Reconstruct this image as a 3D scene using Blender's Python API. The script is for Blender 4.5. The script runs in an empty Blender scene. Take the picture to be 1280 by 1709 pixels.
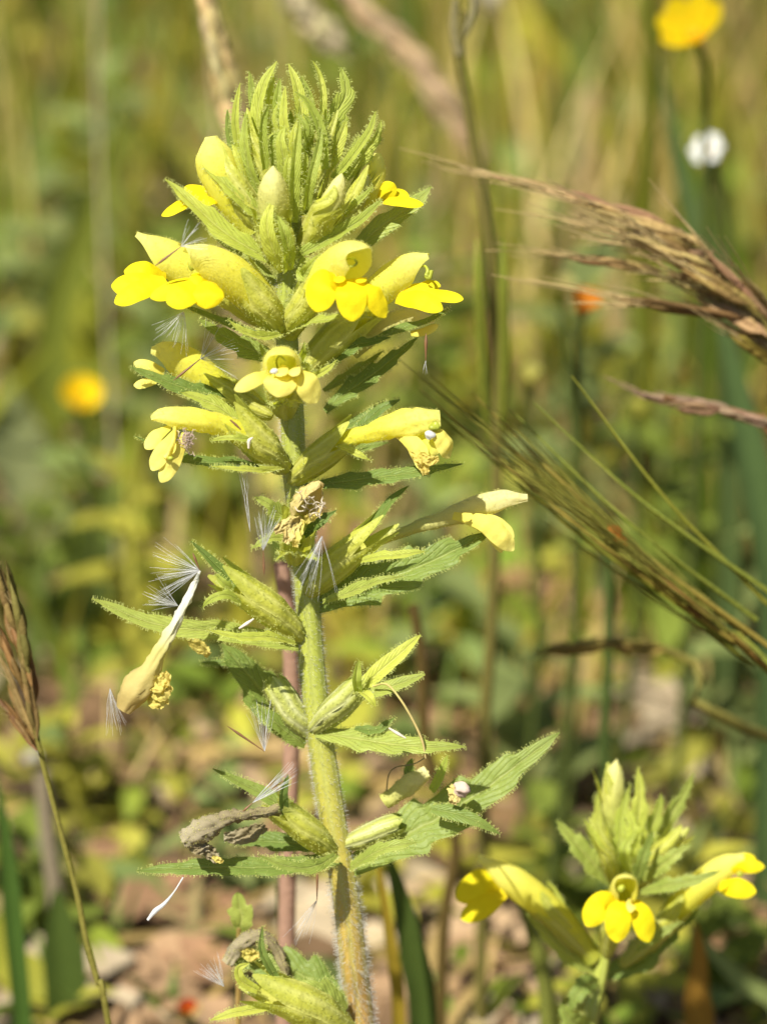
import bpy, math, random
import numpy as np
from mathutils import Vector
rad = math.radians
random.seed(7); rng = np.random.default_rng(7)
scene = bpy.context.scene
col = scene.collection

# ------------------------------------------------------------------ camera, sky, sun, exposure
PITCH = rad(20.0); FOCUS = 0.54; FPT = np.array([0.0, 0.0, 0.16])
DIR = np.array([0, math.cos(PITCH), -math.sin(PITCH)])
CAM = FPT - FOCUS * DIR
cd = bpy.data.cameras.new('camera'); cam = bpy.data.objects.new('camera', cd); col.objects.link(cam)
cam.location = CAM; cam.rotation_euler = (math.pi / 2 - PITCH, 0, 0)
cd.sensor_fit = 'VERTICAL'; cd.sensor_height = 17.3; cd.sensor_width = 13.0; cd.lens = 60
cd.clip_start = 0.02; cd.clip_end = 400
cd.dof.use_dof = True; cd.dof.focus_distance = FOCUS - 0.006; cd.dof.aperture_fstop = 6.8
scene.camera = cam
SUN_ELEV, SUN_AZ = rad(53), rad(-33)      # azimuth seen from the plant, towards the camera's side and to the left
sun_dir = np.array([math.sin(SUN_AZ) * math.cos(SUN_ELEV), -math.cos(SUN_AZ) * math.cos(SUN_ELEV), math.sin(SUN_ELEV)])
w = bpy.data.worlds.new('World'); scene.world = w; w.use_nodes = True
nt = w.node_tree; bg = nt.nodes['Background']; sky = nt.nodes.new('ShaderNodeTexSky')
sky.sky_type = 'NISHITA'; sky.sun_disc = False; sky.sun_elevation = SUN_ELEV
sky.sun_rotation = math.atan2(sun_dir[0], sun_dir[1])
nt.links.new(sky.outputs[0], bg.inputs[0]); bg.inputs[1].default_value = 0.055
sl = bpy.data.lights.new('sun', 'SUN'); sl.energy = 4.6; sl.angle = rad(0.53); sl.color = (1.0, 0.96, 0.86)
so = bpy.data.objects.new('sun', sl); col.objects.link(so)
so.rotation_euler = Vector(-sun_dir).to_track_quat('-Z', 'Y').to_euler(); so.location = (-1, -1, 3)
scene.view_settings.view_transform = 'Standard'; scene.view_settings.look = 'None'
scene.view_settings.exposure = 0.92; scene.view_settings.gamma = 1.0
scene.render.engine = 'CYCLES'
scene.cycles.use_denoising = True
scene.cycles.max_bounces = 8; scene.cycles.transmission_bounces = 6; scene.cycles.transparent_max_bounces = 6
scene.cycles.sample_clamp_indirect = 4

# ------------------------------------------------------------------ pixels to places
LEAN = rad(12)
PN = np.array([0, -math.cos(LEAN), math.sin(LEAN)])
PX = 17.3 / 60 * FOCUS / 1709 * 1000      # millimetres per photograph pixel at the plant
def ray(px, py):
    sx = (px - 640) / 1709 * 17.3 / 60; sy = (854.5 - py) / 1709 * 17.3 / 60
    upv = np.array([0, math.sin(PITCH), math.cos(PITCH)])
    return DIR + np.array([1, 0, 0]) * sx + upv * sy
def P(px, py, d=0.0):                     # a point of the plant's own leaning plane, d mm further along the view
    r = ray(px, py); t = np.dot(FPT - CAM, PN) / np.dot(r, PN)
    return CAM + r * t + r / np.linalg.norm(r) * d * 0.001
def G(px, py, y):                         # a point y metres behind the plant
    r = ray(px, py); t = (y - CAM[1]) / r[1]
    return CAM + r * t
FR = dict(R0=(0, 0, 1), R1=(240, 80, .421875), R2=(160, 360, .25), R3=(460, 360, .265625), R4=(200, 560, .28125), R5=(460, 640, .34375),
          R6=(140, 880, .328125), R7=(220, 1220, .328125), R8=(480, 1020, .375), S1=(740, 1240, .421875), S2=(700, 240, .453125),
          S3=(700, 600, .453125), S5=(0, 560, .328125), S6=(0, 1000, .41502))
CUR = ['R0', 0.0]
def at(frame, dd=0.0): CUR[0] = frame; CUR[1] = dd
def Q(p):
    x0, y0, k = FR[CUR[0]]
    return P(x0 + k * p[0], y0 + k * p[1], (p[2] if len(p) > 2 else 0.0) + CUR[1])
def mm(z): return z * FR[CUR[0]][2] * PX * 0.001   # a length in the frame's pixels, in metres
UP = np.array([0, 0, 1.0]); CF = -DIR
def nrm(v):
    v = np.asarray(v, float); return v / np.maximum(np.linalg.norm(v, axis=-1, keepdims=True), 1e-12)
def V(*a): return nrm(np.array(a, float))

# ------------------------------------------------------------------ mesh helpers
def spline(pts, n, ts=None):
    pts = np.asarray(pts, float); m = len(pts)
    ext = np.vstack([2 * pts[0] - pts[1], pts, 2 * pts[-1] - pts[-2]])
    seg = np.linalg.norm(np.diff(pts, axis=0), axis=1); cum = np.concatenate([[0], np.cumsum(seg)]); cum /= cum[-1]
    if ts is None: ts = np.linspace(0, 1, n)
    i = np.clip(np.searchsorted(cum, ts, side='right') - 1, 0, m - 2)
    u = ((ts - cum[i]) / np.maximum(cum[i + 1] - cum[i], 1e-9))[:, None]
    p0, p1, p2, p3 = ext[i], ext[i + 1], ext[i + 2], ext[i + 3]
    return .5 * (2 * p1 + (p2 - p0) * u + (2 * p0 - 5 * p1 + 4 * p2 - p3) * u ** 2 + (3 * p1 - p0 - 3 * p2 + p3) * u ** 3), cum
def grid_faces(r, c, wrap=False, off=0):
    i, j = np.meshgrid(np.arange(r - 1), np.arange(c if wrap else c - 1), indexing='ij'); i = i.ravel(); j = j.ravel(); j2 = (j + 1) % c
    return np.stack([i * c + j, i * c + j2, (i + 1) * c + j2, (i + 1) * c + j], 1) + off
class MB:
    def __init__(s): s.v = []; s.f = []; s.a = []; s.n = 0
    def add(s, v, f, a=None):
        v = np.asarray(v, float).reshape(-1, 3); s.v.append(v); s.f.append(np.asarray(f) + s.n)
        s.a.append(np.zeros((len(v), 3)) if a is None else np.asarray(a, float).reshape(-1, 3)); s.n += len(v); return s
    def build(s, name, mat, parent=None, smooth=True):
        v = np.concatenate(s.v); a = np.concatenate(s.a)
        me = bpy.data.meshes.new(name)
        org = np.array(parent_world(parent))
        vv = v - org
        me.vertices.add(len(vv)); me.vertices.foreach_set('co', vv.astype(np.float32).ravel())
        counts = np.concatenate([np.full(len(f), f.shape[1]) for f in s.f]); idx = np.concatenate([f.ravel() for f in s.f])
        me.loops.add(len(idx)); me.loops.foreach_set('vertex_index', idx.astype(np.int32))
        me.polygons.add(len(counts)); st = np.concatenate([[0], np.cumsum(counts)[:-1]])
        me.polygons.foreach_set('loop_start', st.astype(np.int32))
        me.polygons.foreach_set('use_smooth', np.full(len(counts), smooth))
        me.update(calc_edges=True); me.validate()
        at_ = me.attributes.new('uvt', 'FLOAT_VECTOR', 'POINT'); at_.data.foreach_set('vector', a.astype(np.float32).ravel())
        me.materials.append(mat)
        o = bpy.data.objects.new(name, me); col.objects.link(o)
        if parent is not None: o.parent = parent
        o['_w'] = [float(q) for q in org]
        return o
def parent_world(p):
    return [0, 0, 0] if p is None else list(p['_w'])
def empty(name, loc, label, cat, group=None):
    o = bpy.data.objects.new(name, None); col.objects.link(o); o.location = [float(q) for q in loc]
    o.empty_display_size = 0.01; o['_w'] = [float(q) for q in loc]
    return tag(o, label, cat, group)
def tag(o, label=None, cat=None, group=None, kind=None):
    if label: o['label'] = label
    if cat: o['category'] = cat
    if group: o['group'] = group
    if kind: o['kind'] = kind
    return o
def wob(p, sc, seed=0.0):                 # cheap smooth 3D noise, -1..1
    x, y, z = p[..., 0] * sc, p[..., 1] * sc, p[..., 2] * sc
    return (np.sin(x * 1.7 + y * 2.3 + seed) + np.sin(y * 1.9 - z * 2.1 + seed * 2.1) + np.sin(z * 2.7 + x * 1.3 + seed * 3.7)
            + .6 * np.sin(4.1 * x - 3.3 * z + seed) + .6 * np.sin(4.7 * y + 3.9 * x - seed)) / 3.6

# ------------------------------------------------------------------ materials
def new_mat(name):
    m = bpy.data.materials.new(name); m.use_nodes = True; n = m.node_tree.nodes; n.clear(); return m, n, m.node_tree.links
def mix_rgb(n, l, fac, a, b, blend='MIX'):
    x = n.new('ShaderNodeMix'); x.data_type = 'RGBA'; x.blend_type = blend
    for sock, val in ((x.inputs[0], fac), (x.inputs[6], a), (x.inputs[7], b)):
        if isinstance(val, (int, float)): sock.default_value = val
        elif isinstance(val, tuple): sock.default_value = (*val, 1)
        else: l.new(val, sock)
    return x.outputs[2]
def ramp(n, l, src, stops):
    r = n.new('ShaderNodeValToRGB'); e = r.color_ramp.elements
    while len(e) < len(stops): e.new(0.5)
    for k, (p, c) in enumerate(stops): e[k].position = p; e[k].color = (*c, 1) if isinstance(c, tuple) else (c, c, c, 1)
    l.new(src, r.inputs[0]); return r.outputs[0]
def noise(n, l, scale, detail=3, vec=None, rough=.55):
    t = n.new('ShaderNodeTexNoise'); t.inputs['Scale'].default_value = scale; t.inputs['Detail'].default_value = detail; t.inputs['Roughness'].default_value = rough
    if vec is None:
        g = n.new('ShaderNodeNewGeometry'); vec = g.outputs['Position']
    l.new(vec, t.inputs['Vector']); return t.outputs['Fac']
def math_n(n, l, op, a, b=None, c=None):
    m = n.new('ShaderNodeMath'); m.operation = op
    for i, val in enumerate((a, b, c)):
        if val is None: continue
        if isinstance(val, (int, float)): m.inputs[i].default_value = val
        else: l.new(val, m.inputs[i])
    return m.outputs[0]
def uvt(n, l):
    a = n.new('ShaderNodeAttribute'); a.attribute_name = 'uvt'; s = n.new('ShaderNodeSeparateXYZ'); l.new(a.outputs['Vector'], s.inputs[0]); return s.outputs, a
def finish(m, n, l, colour, rough=.5, trans=.25, tcol=None, bump=None, bstr=.3, bdist=.0002, spec=.4, sheen=0):
    out = n.new('ShaderNodeOutputMaterial'); p = n.new('ShaderNodeBsdfPrincipled')
    p.inputs['Roughness'].default_value = rough; p.inputs['Specular IOR Level'].default_value = spec
    if sheen: p.inputs['Sheen Weight'].default_value = sheen
    if isinstance(colour, tuple): p.inputs['Base Color'].default_value = (*colour, 1)
    else: l.new(colour, p.inputs['Base Color'])
    nb = None
    if bump is not None:
        b = n.new('ShaderNodeBump'); b.inputs['Strength'].default_value = bstr; b.inputs['Distance'].default_value = bdist; l.new(bump, b.inputs['Height'])
        nb = b.outputs[0]; l.new(nb, p.inputs['Normal'])
    if trans > 0:
        t = n.new('ShaderNodeBsdfTranslucent'); mx = n.new('ShaderNodeMixShader'); mx.inputs[0].default_value = trans
        tc = colour if tcol is None else tcol
        if isinstance(tc, tuple): t.inputs['Color'].default_value = (*tc, 1)
        else: l.new(tc, t.inputs['Color'])
        if nb: l.new(nb, t.inputs['Normal'])
        l.new(p.outputs[0], mx.inputs[1]); l.new(t.outputs[0], mx.inputs[2]); l.new(mx.outputs[0], out.inputs[0])
    else: l.new(p.outputs[0], out.inputs[0])
    return m
def leaf_mat(name, base, dark, rib, trans=.3, tgain=(1.4, 1.35, .45)):
    m, n, l = new_mat(name); (u, v, w_), _ = uvt(n, l)
    au = math_n(n, l, 'ABSOLUTE', u)
    oi = n.new('ShaderNodeObjectInfo')
    nz = noise(n, l, 700, 4); nz2 = noise(n, l, 180, 2)
    c = mix_rgb(n, l, ramp(n, l, nz2, [(.35, 0.0), (.68, 1.0)]), base, dark)
    c = mix_rgb(n, l, math_n(n, l, 'MULTIPLY', nz, .35), c, tuple(min(1, q * 1.5) for q in base))
    # side veins run obliquely from the midrib
    ph = math_n(n, l, 'SUBTRACT', math_n(n, l, 'MULTIPLY', v, 34.0), math_n(n, l, 'MULTIPLY', au, 9.0))
    vein = math_n(n, l, 'POWER', math_n(n, l, 'ABSOLUTE', math_n(n, l, 'COSINE', ph)), 14.0)
    mid = ramp(n, l, au, [(.03, 1.0), (.16, 0.0)])
    veins = math_n(n, l, 'MAXIMUM', mid, math_n(n, l, 'MULTIPLY', vein, .45))
    c = mix_rgb(n, l, math_n(n, l, 'MULTIPLY', veins, .55), c, rib)
    hs = n.new('ShaderNodeHueSaturation'); l.new(c, hs.inputs['Color'])
    l.new(math_n(n, l, 'MULTIPLY_ADD', oi.outputs['Random'], .35, .82), hs.inputs['Value'])
    l.new(math_n(n, l, 'MULTIPLY_ADD', oi.outputs['Random'], -.02, .51), hs.inputs['Hue'])
    c = hs.outputs[0]
    tc = mix_rgb(n, l, 1.0, c, tgain, 'MULTIPLY')
    h = math_n(n, l, 'SUBTRACT', nz, math_n(n, l, 'MULTIPLY', veins, .8))
    return finish(m, n, l, c, .5, trans, tc, h, .7, .0004, .35)
M = {}
M['bract'] = leaf_mat('bract_green', (.480, .530, .095), (.385, .455, .070), (.62, .64, .20), .48)
M['leaf'] = leaf_mat('leaf_green', (.175, .240, .048), (.120, .185, .034), (.29, .35, .09), .36)
M['leaf2'] = leaf_mat('leaf_pale_green', (.310, .370, .075), (.235, .300, .055), (.43, .46, .14), .40)
def calyx_mat(name, a, b, trans=.35):
    m, n, l = new_mat(name); (u, v, w_), _ = uvt(n, l)
    st = math_n(n, l, 'POWER', math_n(n, l, 'ABSOLUTE', math_n(n, l, 'COSINE', math_n(n, l, 'MULTIPLY', u, 2 * math.pi))), 3.0)
    nz = noise(n, l, 600, 3)
    c = mix_rgb(n, l, math_n(n, l, 'MULTIPLY', st, .7), a, b)
    c = mix_rgb(n, l, ramp(n, l, v, [(.62, 0.0), (1.0, .6)]), c, (.42, .48, .07))
    c = mix_rgb(n, l, math_n(n, l, 'MULTIPLY', nz, .4), c, tuple(q * .8 for q in a))
    tc = mix_rgb(n, l, 1.0, c, (1.2, 1.25, .7), 'MULTIPLY')
    return finish(m, n, l, c, .45, trans, tc, math_n(n, l, 'ADD', math_n(n, l, 'MULTIPLY', st, -1.0), nz), .8, .0005, .4)
M['calyx'] = calyx_mat('calyx_yellow_green', (.600, .600, .095), (.78, .76, .26), .45)
M['capsule'] = calyx_mat('calyx_pale', (.430, .450, .110), (.70, .70, .38), .25)
def corolla_mat(name, stops, trans=.4, rough=.65, spot=None):
    m, n, l = new_mat(name); (u, v, w_), _ = uvt(n, l)
    c = ramp(n, l, v, stops); nz = noise(n, l, 450, 4); nz2 = noise(n, l, 2500, 2)
    c = mix_rgb(n, l, math_n(n, l, 'MULTIPLY', ramp(n, l, nz, [(.4, 0.0), (.75, 1.0)]), .30), c, spot or (.78, .70, .04))
    st = math_n(n, l, 'POWER', math_n(n, l, 'ABSOLUTE', math_n(n, l, 'COSINE', math_n(n, l, 'MULTIPLY', u, 9.0))), 8.0)
    tc = mix_rgb(n, l, 1.0, c, (1.05, 1.03, .6), 'MULTIPLY')
    return finish(m, n, l, c, rough, trans, tc, math_n(n, l, 'ADD', math_n(n, l, 'MULTIPLY', nz2, .3), math_n(n, l, 'ADD', nz, math_n(n, l, 'MULTIPLY', st, -.05))), .5, .0003, .12)
M['hood'] = corolla_mat('corolla_yellow', [(.0, (.62, .66, .10)), (.35, (.78, .76, .08)), (.65, (.87, .83, .13)), (1, (.88, .85, .26))], .5)
M['lip'] = corolla_mat('lip_yellow', [(.0, (.78, .62, .015)), (.4, (.86, .71, .010)), (1, (.88, .75, .02))], .4, .65, (.80, .62, .01))
M['lip_pale'] = corolla_mat('lip_pale_yellow', [(.0, (.78, .68, .10)), (1, (.87, .80, .22))], .4, .65, (.75, .6, .08))
M['bud'] = corolla_mat('bud_cream', [(.0, (.45, .50, .10)), (.5, (.62, .62, .16)), (1, (.80, .76, .34))], .4, .5, (.6, .6, .15))
M['pale'] = corolla_mat('faded_corolla', [(.0, (.55, .55, .14)), (.5, (.66, .64, .24)), (1, (.80, .74, .36))], .4, .55, (.6, .5, .15))
M['fallen'] = corolla_mat('fallen_corolla', [(.0, (.80, .80, .76)), (.35, (.74, .74, .60)), (.55, (.62, .58, .20)), (.8, (.55, .45, .16)), (1, (.50, .38, .14))], .35, .6, (.42, .30, .08))
M['wither'] = corolla_mat('withered_straw', [(.0, (.55, .48, .16)), (1, (.60, .48, .20))], .25, .6, (.40, .22, .06))
M['wither_y'] = corolla_mat('withered_yellow', [(.0, (.70, .62, .16)), (1, (.78, .66, .20))], .5, .55, (.55, .36, .06))
M['brown'] = corolla_mat('withered_brown', [(.0, (.30, .25, .13)), (.5, (.28, .23, .13)), (1, (.40, .35, .23))], .3, .8, (.12, .08, .03))
def simple_mat(name, c, rough=.5, trans=0.0, spec=.4, ns=900, var=.3):
    m, n, l = new_mat(name); nz = noise(n, l, ns, 3)
    cc = mix_rgb(n, l, nz, tuple(q * (1 - var) for q in c), tuple(min(1, q * (1 + var)) for q in c))
    return finish(m, n, l, cc, rough, trans, None, nz, .3, .0003, spec)
M['stigma'] = simple_mat('stigma_green', (.42, .46, .05), .4, .3)
M['pappus'] = simple_mat('pappus_white', (.80, .80, .78), .3, .45, .6)
M['achene'] = simple_mat('achene_brown', (.17, .085, .035), .5)
M['cream_bit'] = simple_mat('cream_husk', (.70, .62, .48), .6, .2)
M['fluff'] = simple_mat('dry_fluff', (.55, .42, .34), .8, .2)
M['hair'] = simple_mat('gland_hair', (.74, .80, .26), .2, .5, .8)
M['down'] = simple_mat('corolla_down', (.88, .84, .28), .3, .5, .5)
M['whitehair'] = simple_mat('stem_hair', (.88, .88, .74), .3, .5, .6)
def stem_mat():
    m, n, l = new_mat('stem_green'); (u, v, w_), _ = uvt(n, l)
    nz = noise(n, l, 500, 4); tc = n.new('ShaderNodeTexCoord')
    c = ramp(n, l, v, [(.0, (.36, .41, .07)), (.36, (.37, .40, .065)), (.46, (.44, .38, .07)), (.56, (.50, .31, .08)), (.64, (.50, .25, .08)), (1, (.30, .17, .05))])
    st = math_n(n, l, 'POWER', math_n(n, l, 'ABSOLUTE', math_n(n, l, 'COSINE', math_n(n, l, 'MULTIPLY', u, 10.0))), 4.0)
    c = mix_rgb(n, l, math_n(n, l, 'MULTIPLY', st, .35), c, (.46, .48, .15))
    c = mix_rgb(n, l, math_n(n, l, 'MULTIPLY', nz, .25), c, (.25, .29, .04))
    return finish(m, n, l, c, .45, .12, None, math_n(n, l, 'ADD', nz, math_n(n, l, 'MULTIPLY', st, .5)), .5, .0004, .4)
M['stem'] = stem_mat()
def veg_mat(name, trans=.35, rough=.5, ns=120, contrast=.35):      # colour of each blade is its own (stored per blade)
    m, n, l = new_mat(name); a = n.new('ShaderNodeAttribute'); a.attribute_name = 'uvt'
    nz = noise(n, l, ns, 3)
    c = mix_rgb(n, l, math_n(n, l, 'MULTIPLY', nz, contrast), a.outputs['Vector'], (.03, .03, .01))
    return finish(m, n, l, c, rough, trans, c, nz, .3, .001, .12)
M['veg'] = veg_mat('meadow_blade', .45, .5, 120, .25); M['litter'] = veg_mat('dry_litter', .1, .8, 200, .5); M['spike'] = veg_mat('grass_spikelet', .3, .5, 900, .35)

# ------------------------------------------------------------------ hairs
HAIR = {}
def hairs_on(key, v, f, dens, length, gland=True, keep=None, r=.000028):
    """Glandular hairs sampled over the triangles of a surface (dens per square mm)."""
    f = np.asarray(f); tri = np.concatenate([f[:, [0, 1, 2]], f[:, [0, 2, 3]]]) if f.shape[1] == 4 else f
    a, b, c = v[tri[:, 0]], v[tri[:, 1]], v[tri[:, 2]]
    nn = np.cross(b - a, c - a); ar = np.linalg.norm(nn, axis=1) * .5
    k = int(ar.sum() * 1e6 * dens)
    if k < 1: return
    i = rng.choice(len(tri), k, p=ar / ar.sum()); u = rng.random((k, 2)); sw = u.sum(1) > 1; u[sw] = 1 - u[sw]
    p = a[i] + (b - a)[i] * u[:, :1] + (c - a)[i] * u[:, 1:]
    d = nrm(nn[i])
    HAIR.setdefault(key, []).append((p, d, length * (.6 + .7 * rng.random(k)), r))
def hair_mesh(key, parent, name, mat, gland):
    mb = MB()
    for p, d, ln, r in HAIR.pop(key, []):
        k = len(p); d = nrm(d + rng.normal(0, .28, (k, 3)))
        s = nrm(np.cross(d, rng.normal(0, 1, (k, 3)))); t = np.cross(d, s); tip = p + d * ln[:, None]
        ang = [0, 2.094, 4.189]
        vs = [p + (s * math.cos(q) + t * math.sin(q)) * r for q in ang] + [tip + (s * math.cos(q) + t * math.sin(q)) * r * .55 for q in ang]
        v = np.stack(vs, 1).reshape(-1, 3); base = np.arange(k)[:, None, None] * 6
        f = (np.array([[0, 1, 4, 3], [1, 2, 5, 4], [2, 0, 3, 5]])[None] + base).reshape(-1, 4)
        mb.add(v, f)
        if gland:
            g = r * 2.5
            vs = [tip + s * g, tip - s * g, tip + t * g, tip - t * g, tip + d * g, tip - d * g]
            v = np.stack(vs, 1).reshape(-1, 3)
            f = (np.array([[0, 2, 4], [2, 1, 4], [1, 3, 4], [3, 0, 4], [2, 0, 5], [1, 2, 5], [3, 1, 5], [0, 3, 5]])[None] + base).reshape(-1, 3)
            mb.add(v, f)
    if mb.n:
        o = mb.build(name, M[mat], parent); tag(o, kind='stuff'); return o

# ------------------------------------------------------------------ organs
PROF = dict(lance=([0, .1, .3, .55, .8, .95, 1], [.45, .72, 1, .85, .48, .16, .03]), linear=([0, .1, .4, .7, .9, 1], [.7, .9, 1, .8, .42, .05]),
            tooth=([0, .3, .7, 1], [1, .85, .5, .06]), obov=([0, .15, .4, .65, .85, .95, 1], [.35, .5, .8, 1, .85, .52, .10]),
            round=([0, .1, .3, .6, .8, .93, 1], [.5, .66, .92, 1, .88, .56, .10]), ovate=([0, .08, .28, .5, .75, .93, 1], [.3, .7, 1, .95, .6, .2, .03]))
HK = [None]                                # key of the plant whose hairs are being collected
def leaf(parent, pts, hw, N=(0, -.45, .9), mat='leaf', prof='lance', teeth=0, tooth=.3, fold=.25, curl=.25, name='leaf', wave=.06, hair=1.2, hl=.00036, rows=None, cols=9, ends=False, cross=0.0):
    pw = np.array([Q(p) for p in pts]); hw = mm(hw); tooth *= 1.35
    n = rows or (26 if not teeth else 12 * teeth // 2 + 14)
    ts = np.linspace(0, 1, n)
    if ends or prof in ('obov', 'round'): ts = 1 - (1 - ts) ** 1.35
    mid, _ = spline(pw, n, ts); T = nrm(np.gradient(mid, axis=0)); N = nrm(np.asarray(N, float))
    S = nrm(np.cross(T, N)); Nn = np.cross(S, T)
    xs, ys = PROF[prof]; w0 = np.interp(ts, xs, ys)
    k = np.ones(3) / 3; w0s = np.convolve(np.pad(w0, 1, 'edge'), k, 'valid'); w0s[-1] = w0[-1]; w0 = w0s
    us = np.linspace(-1, 1, cols)
    seed = random.uniform(0, 50)
    v = np.zeros((n, cols, 3))
    for sgn in (-1, 1):
        ph = random.uniform(0, .5) if teeth else 0
        saw = (ts * teeth * .95 + ph) % 1.0 if teeth else np.zeros(n)
        env = np.clip((ts - .12) / .2, 0, 1) * np.clip((1 - ts) / .12, 0, 1) if teeth else 0
        sv = np.where(saw < .78, saw / .78, (1 - saw) / .22) * env if teeth else np.zeros(n)
        ww = w0 * (1 - tooth * .5 + tooth * sv) if teeth else w0
        for j, u in enumerate(us):
            if (u < 0) != (sgn < 0) and u != 0: continue
            au = abs(u)
            drop = -curl * max(0, au - .62) ** 1.3 * 1.6
            off = u * ww * hw * math.cos(fold)
            lift = (au * math.sin(fold) + drop - cross * au * au) * ww * hw
            v[:, j] = mid + S * off[:, None] + Nn * lift[:, None] + T * (sv * au ** 2 * tooth * .5 * hw)[:, None]
    wv = wob(v, 700, seed) * wave * hw * 2 * (w0[:, None])
    v += Nn[:, None] * wv[..., None]
    a = np.zeros((n, cols, 3)); a[..., 0] = us; a[..., 1] = ts[:, None]; a[..., 2] = random.random()
    f = grid_faces(n, cols); mb = MB().add(v, f, a)
    o = mb.build(name, M[mat], parent)
    if HK[0] and hair:
        vv = v.reshape(-1, 3)
        hairs_on(HK[0], vv, f, hair * .4, hl); hairs_on(HK[0], vv, f[:, ::-1], hair * .6, hl)
        m = int(np.linalg.norm(np.diff(mid, axis=0), axis=1).sum() * 1000 * 5 * min(1.3, hair))
        for j, sg in ((0, -1), (cols - 1, 1)):
            if m < 1: break
            q = rng.random(m) * (n - 1.001); i0 = q.astype(int); fr = (q - i0)[:, None]
            p = v[i0, j] * (1 - fr) + v[i0 + 1, j] * fr
            HAIR.setdefault(HK[0], []).append((p, nrm(S[i0] * sg + Nn[i0] * rng.uniform(-.4, .7, (m, 1)) + T[i0] * .2), hl * (.7 + .7 * rng.random(m)), .000028))
    return o
def shell(parent, pts, rw, rh, ang, up=(0, 0, 1), mat='hood', name='flower', n=34, m=25, wr=0.0, wsc=900, hair=3.5, hl=.00026, lip=0.0, flat=0.0, keel=0.0, cap=False, beak=0.0):
    """A tube that opens underneath into a hood: ang is the half angle of the wall either side of 'up' (180 = closed tube)."""
    pw = np.array([Q(p) for p in pts]); c, cum = spline(pw, n); ts = np.linspace(0, 1, n)
    T = nrm(np.gradient(c, axis=0)); U0 = nrm(np.asarray(up, float)); S = nrm(np.cross(T, U0)); U = np.cross(S, T)
    def it(a):
        a = np.asarray(a, float); r = spline(np.stack([a, a * 0, a * 0], 1) + np.stack([a * 0, np.arange(len(a)) * 1e-9, a * 0], 1), 2)[0] if False else None
        
        if len(a) != len(cum): return np.interp(ts, np.linspace(0, 1, len(a)), a)
        x = np.interp(ts, cum, a); k = 5; return np.convolve(np.pad(x, k // 2, 'edge'), np.ones(k) / k, 'valid')
    RW, RH, A = it(rw) * mm(1), it(rh) * mm(1), np.radians(it(ang))
    us = np.linspace(-1, 1, m); th = A[:, None] * us
    rr = 1 + keel * np.maximum(0, np.cos(th)) ** 6
    v = c[:, None] + S[:, None] * (RW[:, None] * np.sin(th))[..., None] + U[:, None] * (RH[:, None] * np.cos(th) * rr)[..., None]
    if beak:                               # the crown of the hood reaches forwards and bends down over the mouth
        sm_ = np.clip((ts - .45) / .55, 0, 1)[:, None] ** 1.6 * np.maximum(0, np.cos(th)) ** .8
        v += T[:, None] * (RH.max() * beak * sm_)[..., None] - U[:, None] * (RH.max() * beak * .55 * sm_ ** 2.2)[..., None]
    if lip:                                # edge of the hood flares outwards
        e = np.abs(us) ** 6; op = (A < 2.6)[:, None] * e[None]
        v += S[:, None] * (np.sign(us)[None] * op * RW[:, None] * lip)[..., None]
    seed = random.uniform(0, 60)
    amp = wr * mm(1) if wr else .02 * RH.mean()
    nrmv = nrm(v - c[:, None]); v += nrmv * (wob(v, wsc, seed) * amp)[..., None]
    if wr:
        lf = np.abs(np.sin(th * 3.5 + wob(c, 300, seed)[:, None] * 2 + seed)) + .6 * np.abs(np.sin(th * 8 + ts[:, None] * 9 + seed))
        v -= nrmv * (lf * amp * .8 * np.clip(ts * 4, 0, 1)[:, None])[..., None]
        v += nrmv * (wob(v, wsc * 2.7, seed + 5) * amp * .5)[..., None]
    a = np.zeros((n, m, 3)); a[..., 0] = us; a[..., 1] = ts[:, None]
    f = grid_faces(n, m); mb = MB().add(v, f, a)
    if cap:
        mb.add(np.vstack([v[-1], c[-1] + T[-1] * RW[-1] * .6]), np.array([[j, j + 1, m] for j in range(m - 1)]), np.tile([0, 1, 0], (m + 1, 1)))
    o = mb.build(name, M[mat], parent)
    if HK[0] and hair: hairs_on(HK[0] + '_fine', v.reshape(-1, 3), f[:, ::-1] if outward(v, c, f) else f, hair, hl, r=.00002)
    return o
def outward(v, c, f):
    vv = v.reshape(-1, 3); q = f[len(f) // 2]; nn = np.cross(vv[q[1]] - vv[q[0]], vv[q[2]] - vv[q[0]])
    return np.dot(nn, vv[q[0]] - c[len(c) // 2]) < 0
def petal(parent, pts, hw, N=None, mat='lip', prof='round', **k):
    k.setdefault('cross', .25)
    return leaf(parent, pts, hw, CF if N is None else N, mat, prof, fold=k.pop('fold', .05), curl=0, name='petal', wave=k.pop('wave', .05), hair=0, cols=9, rows=22, **k)
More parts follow.
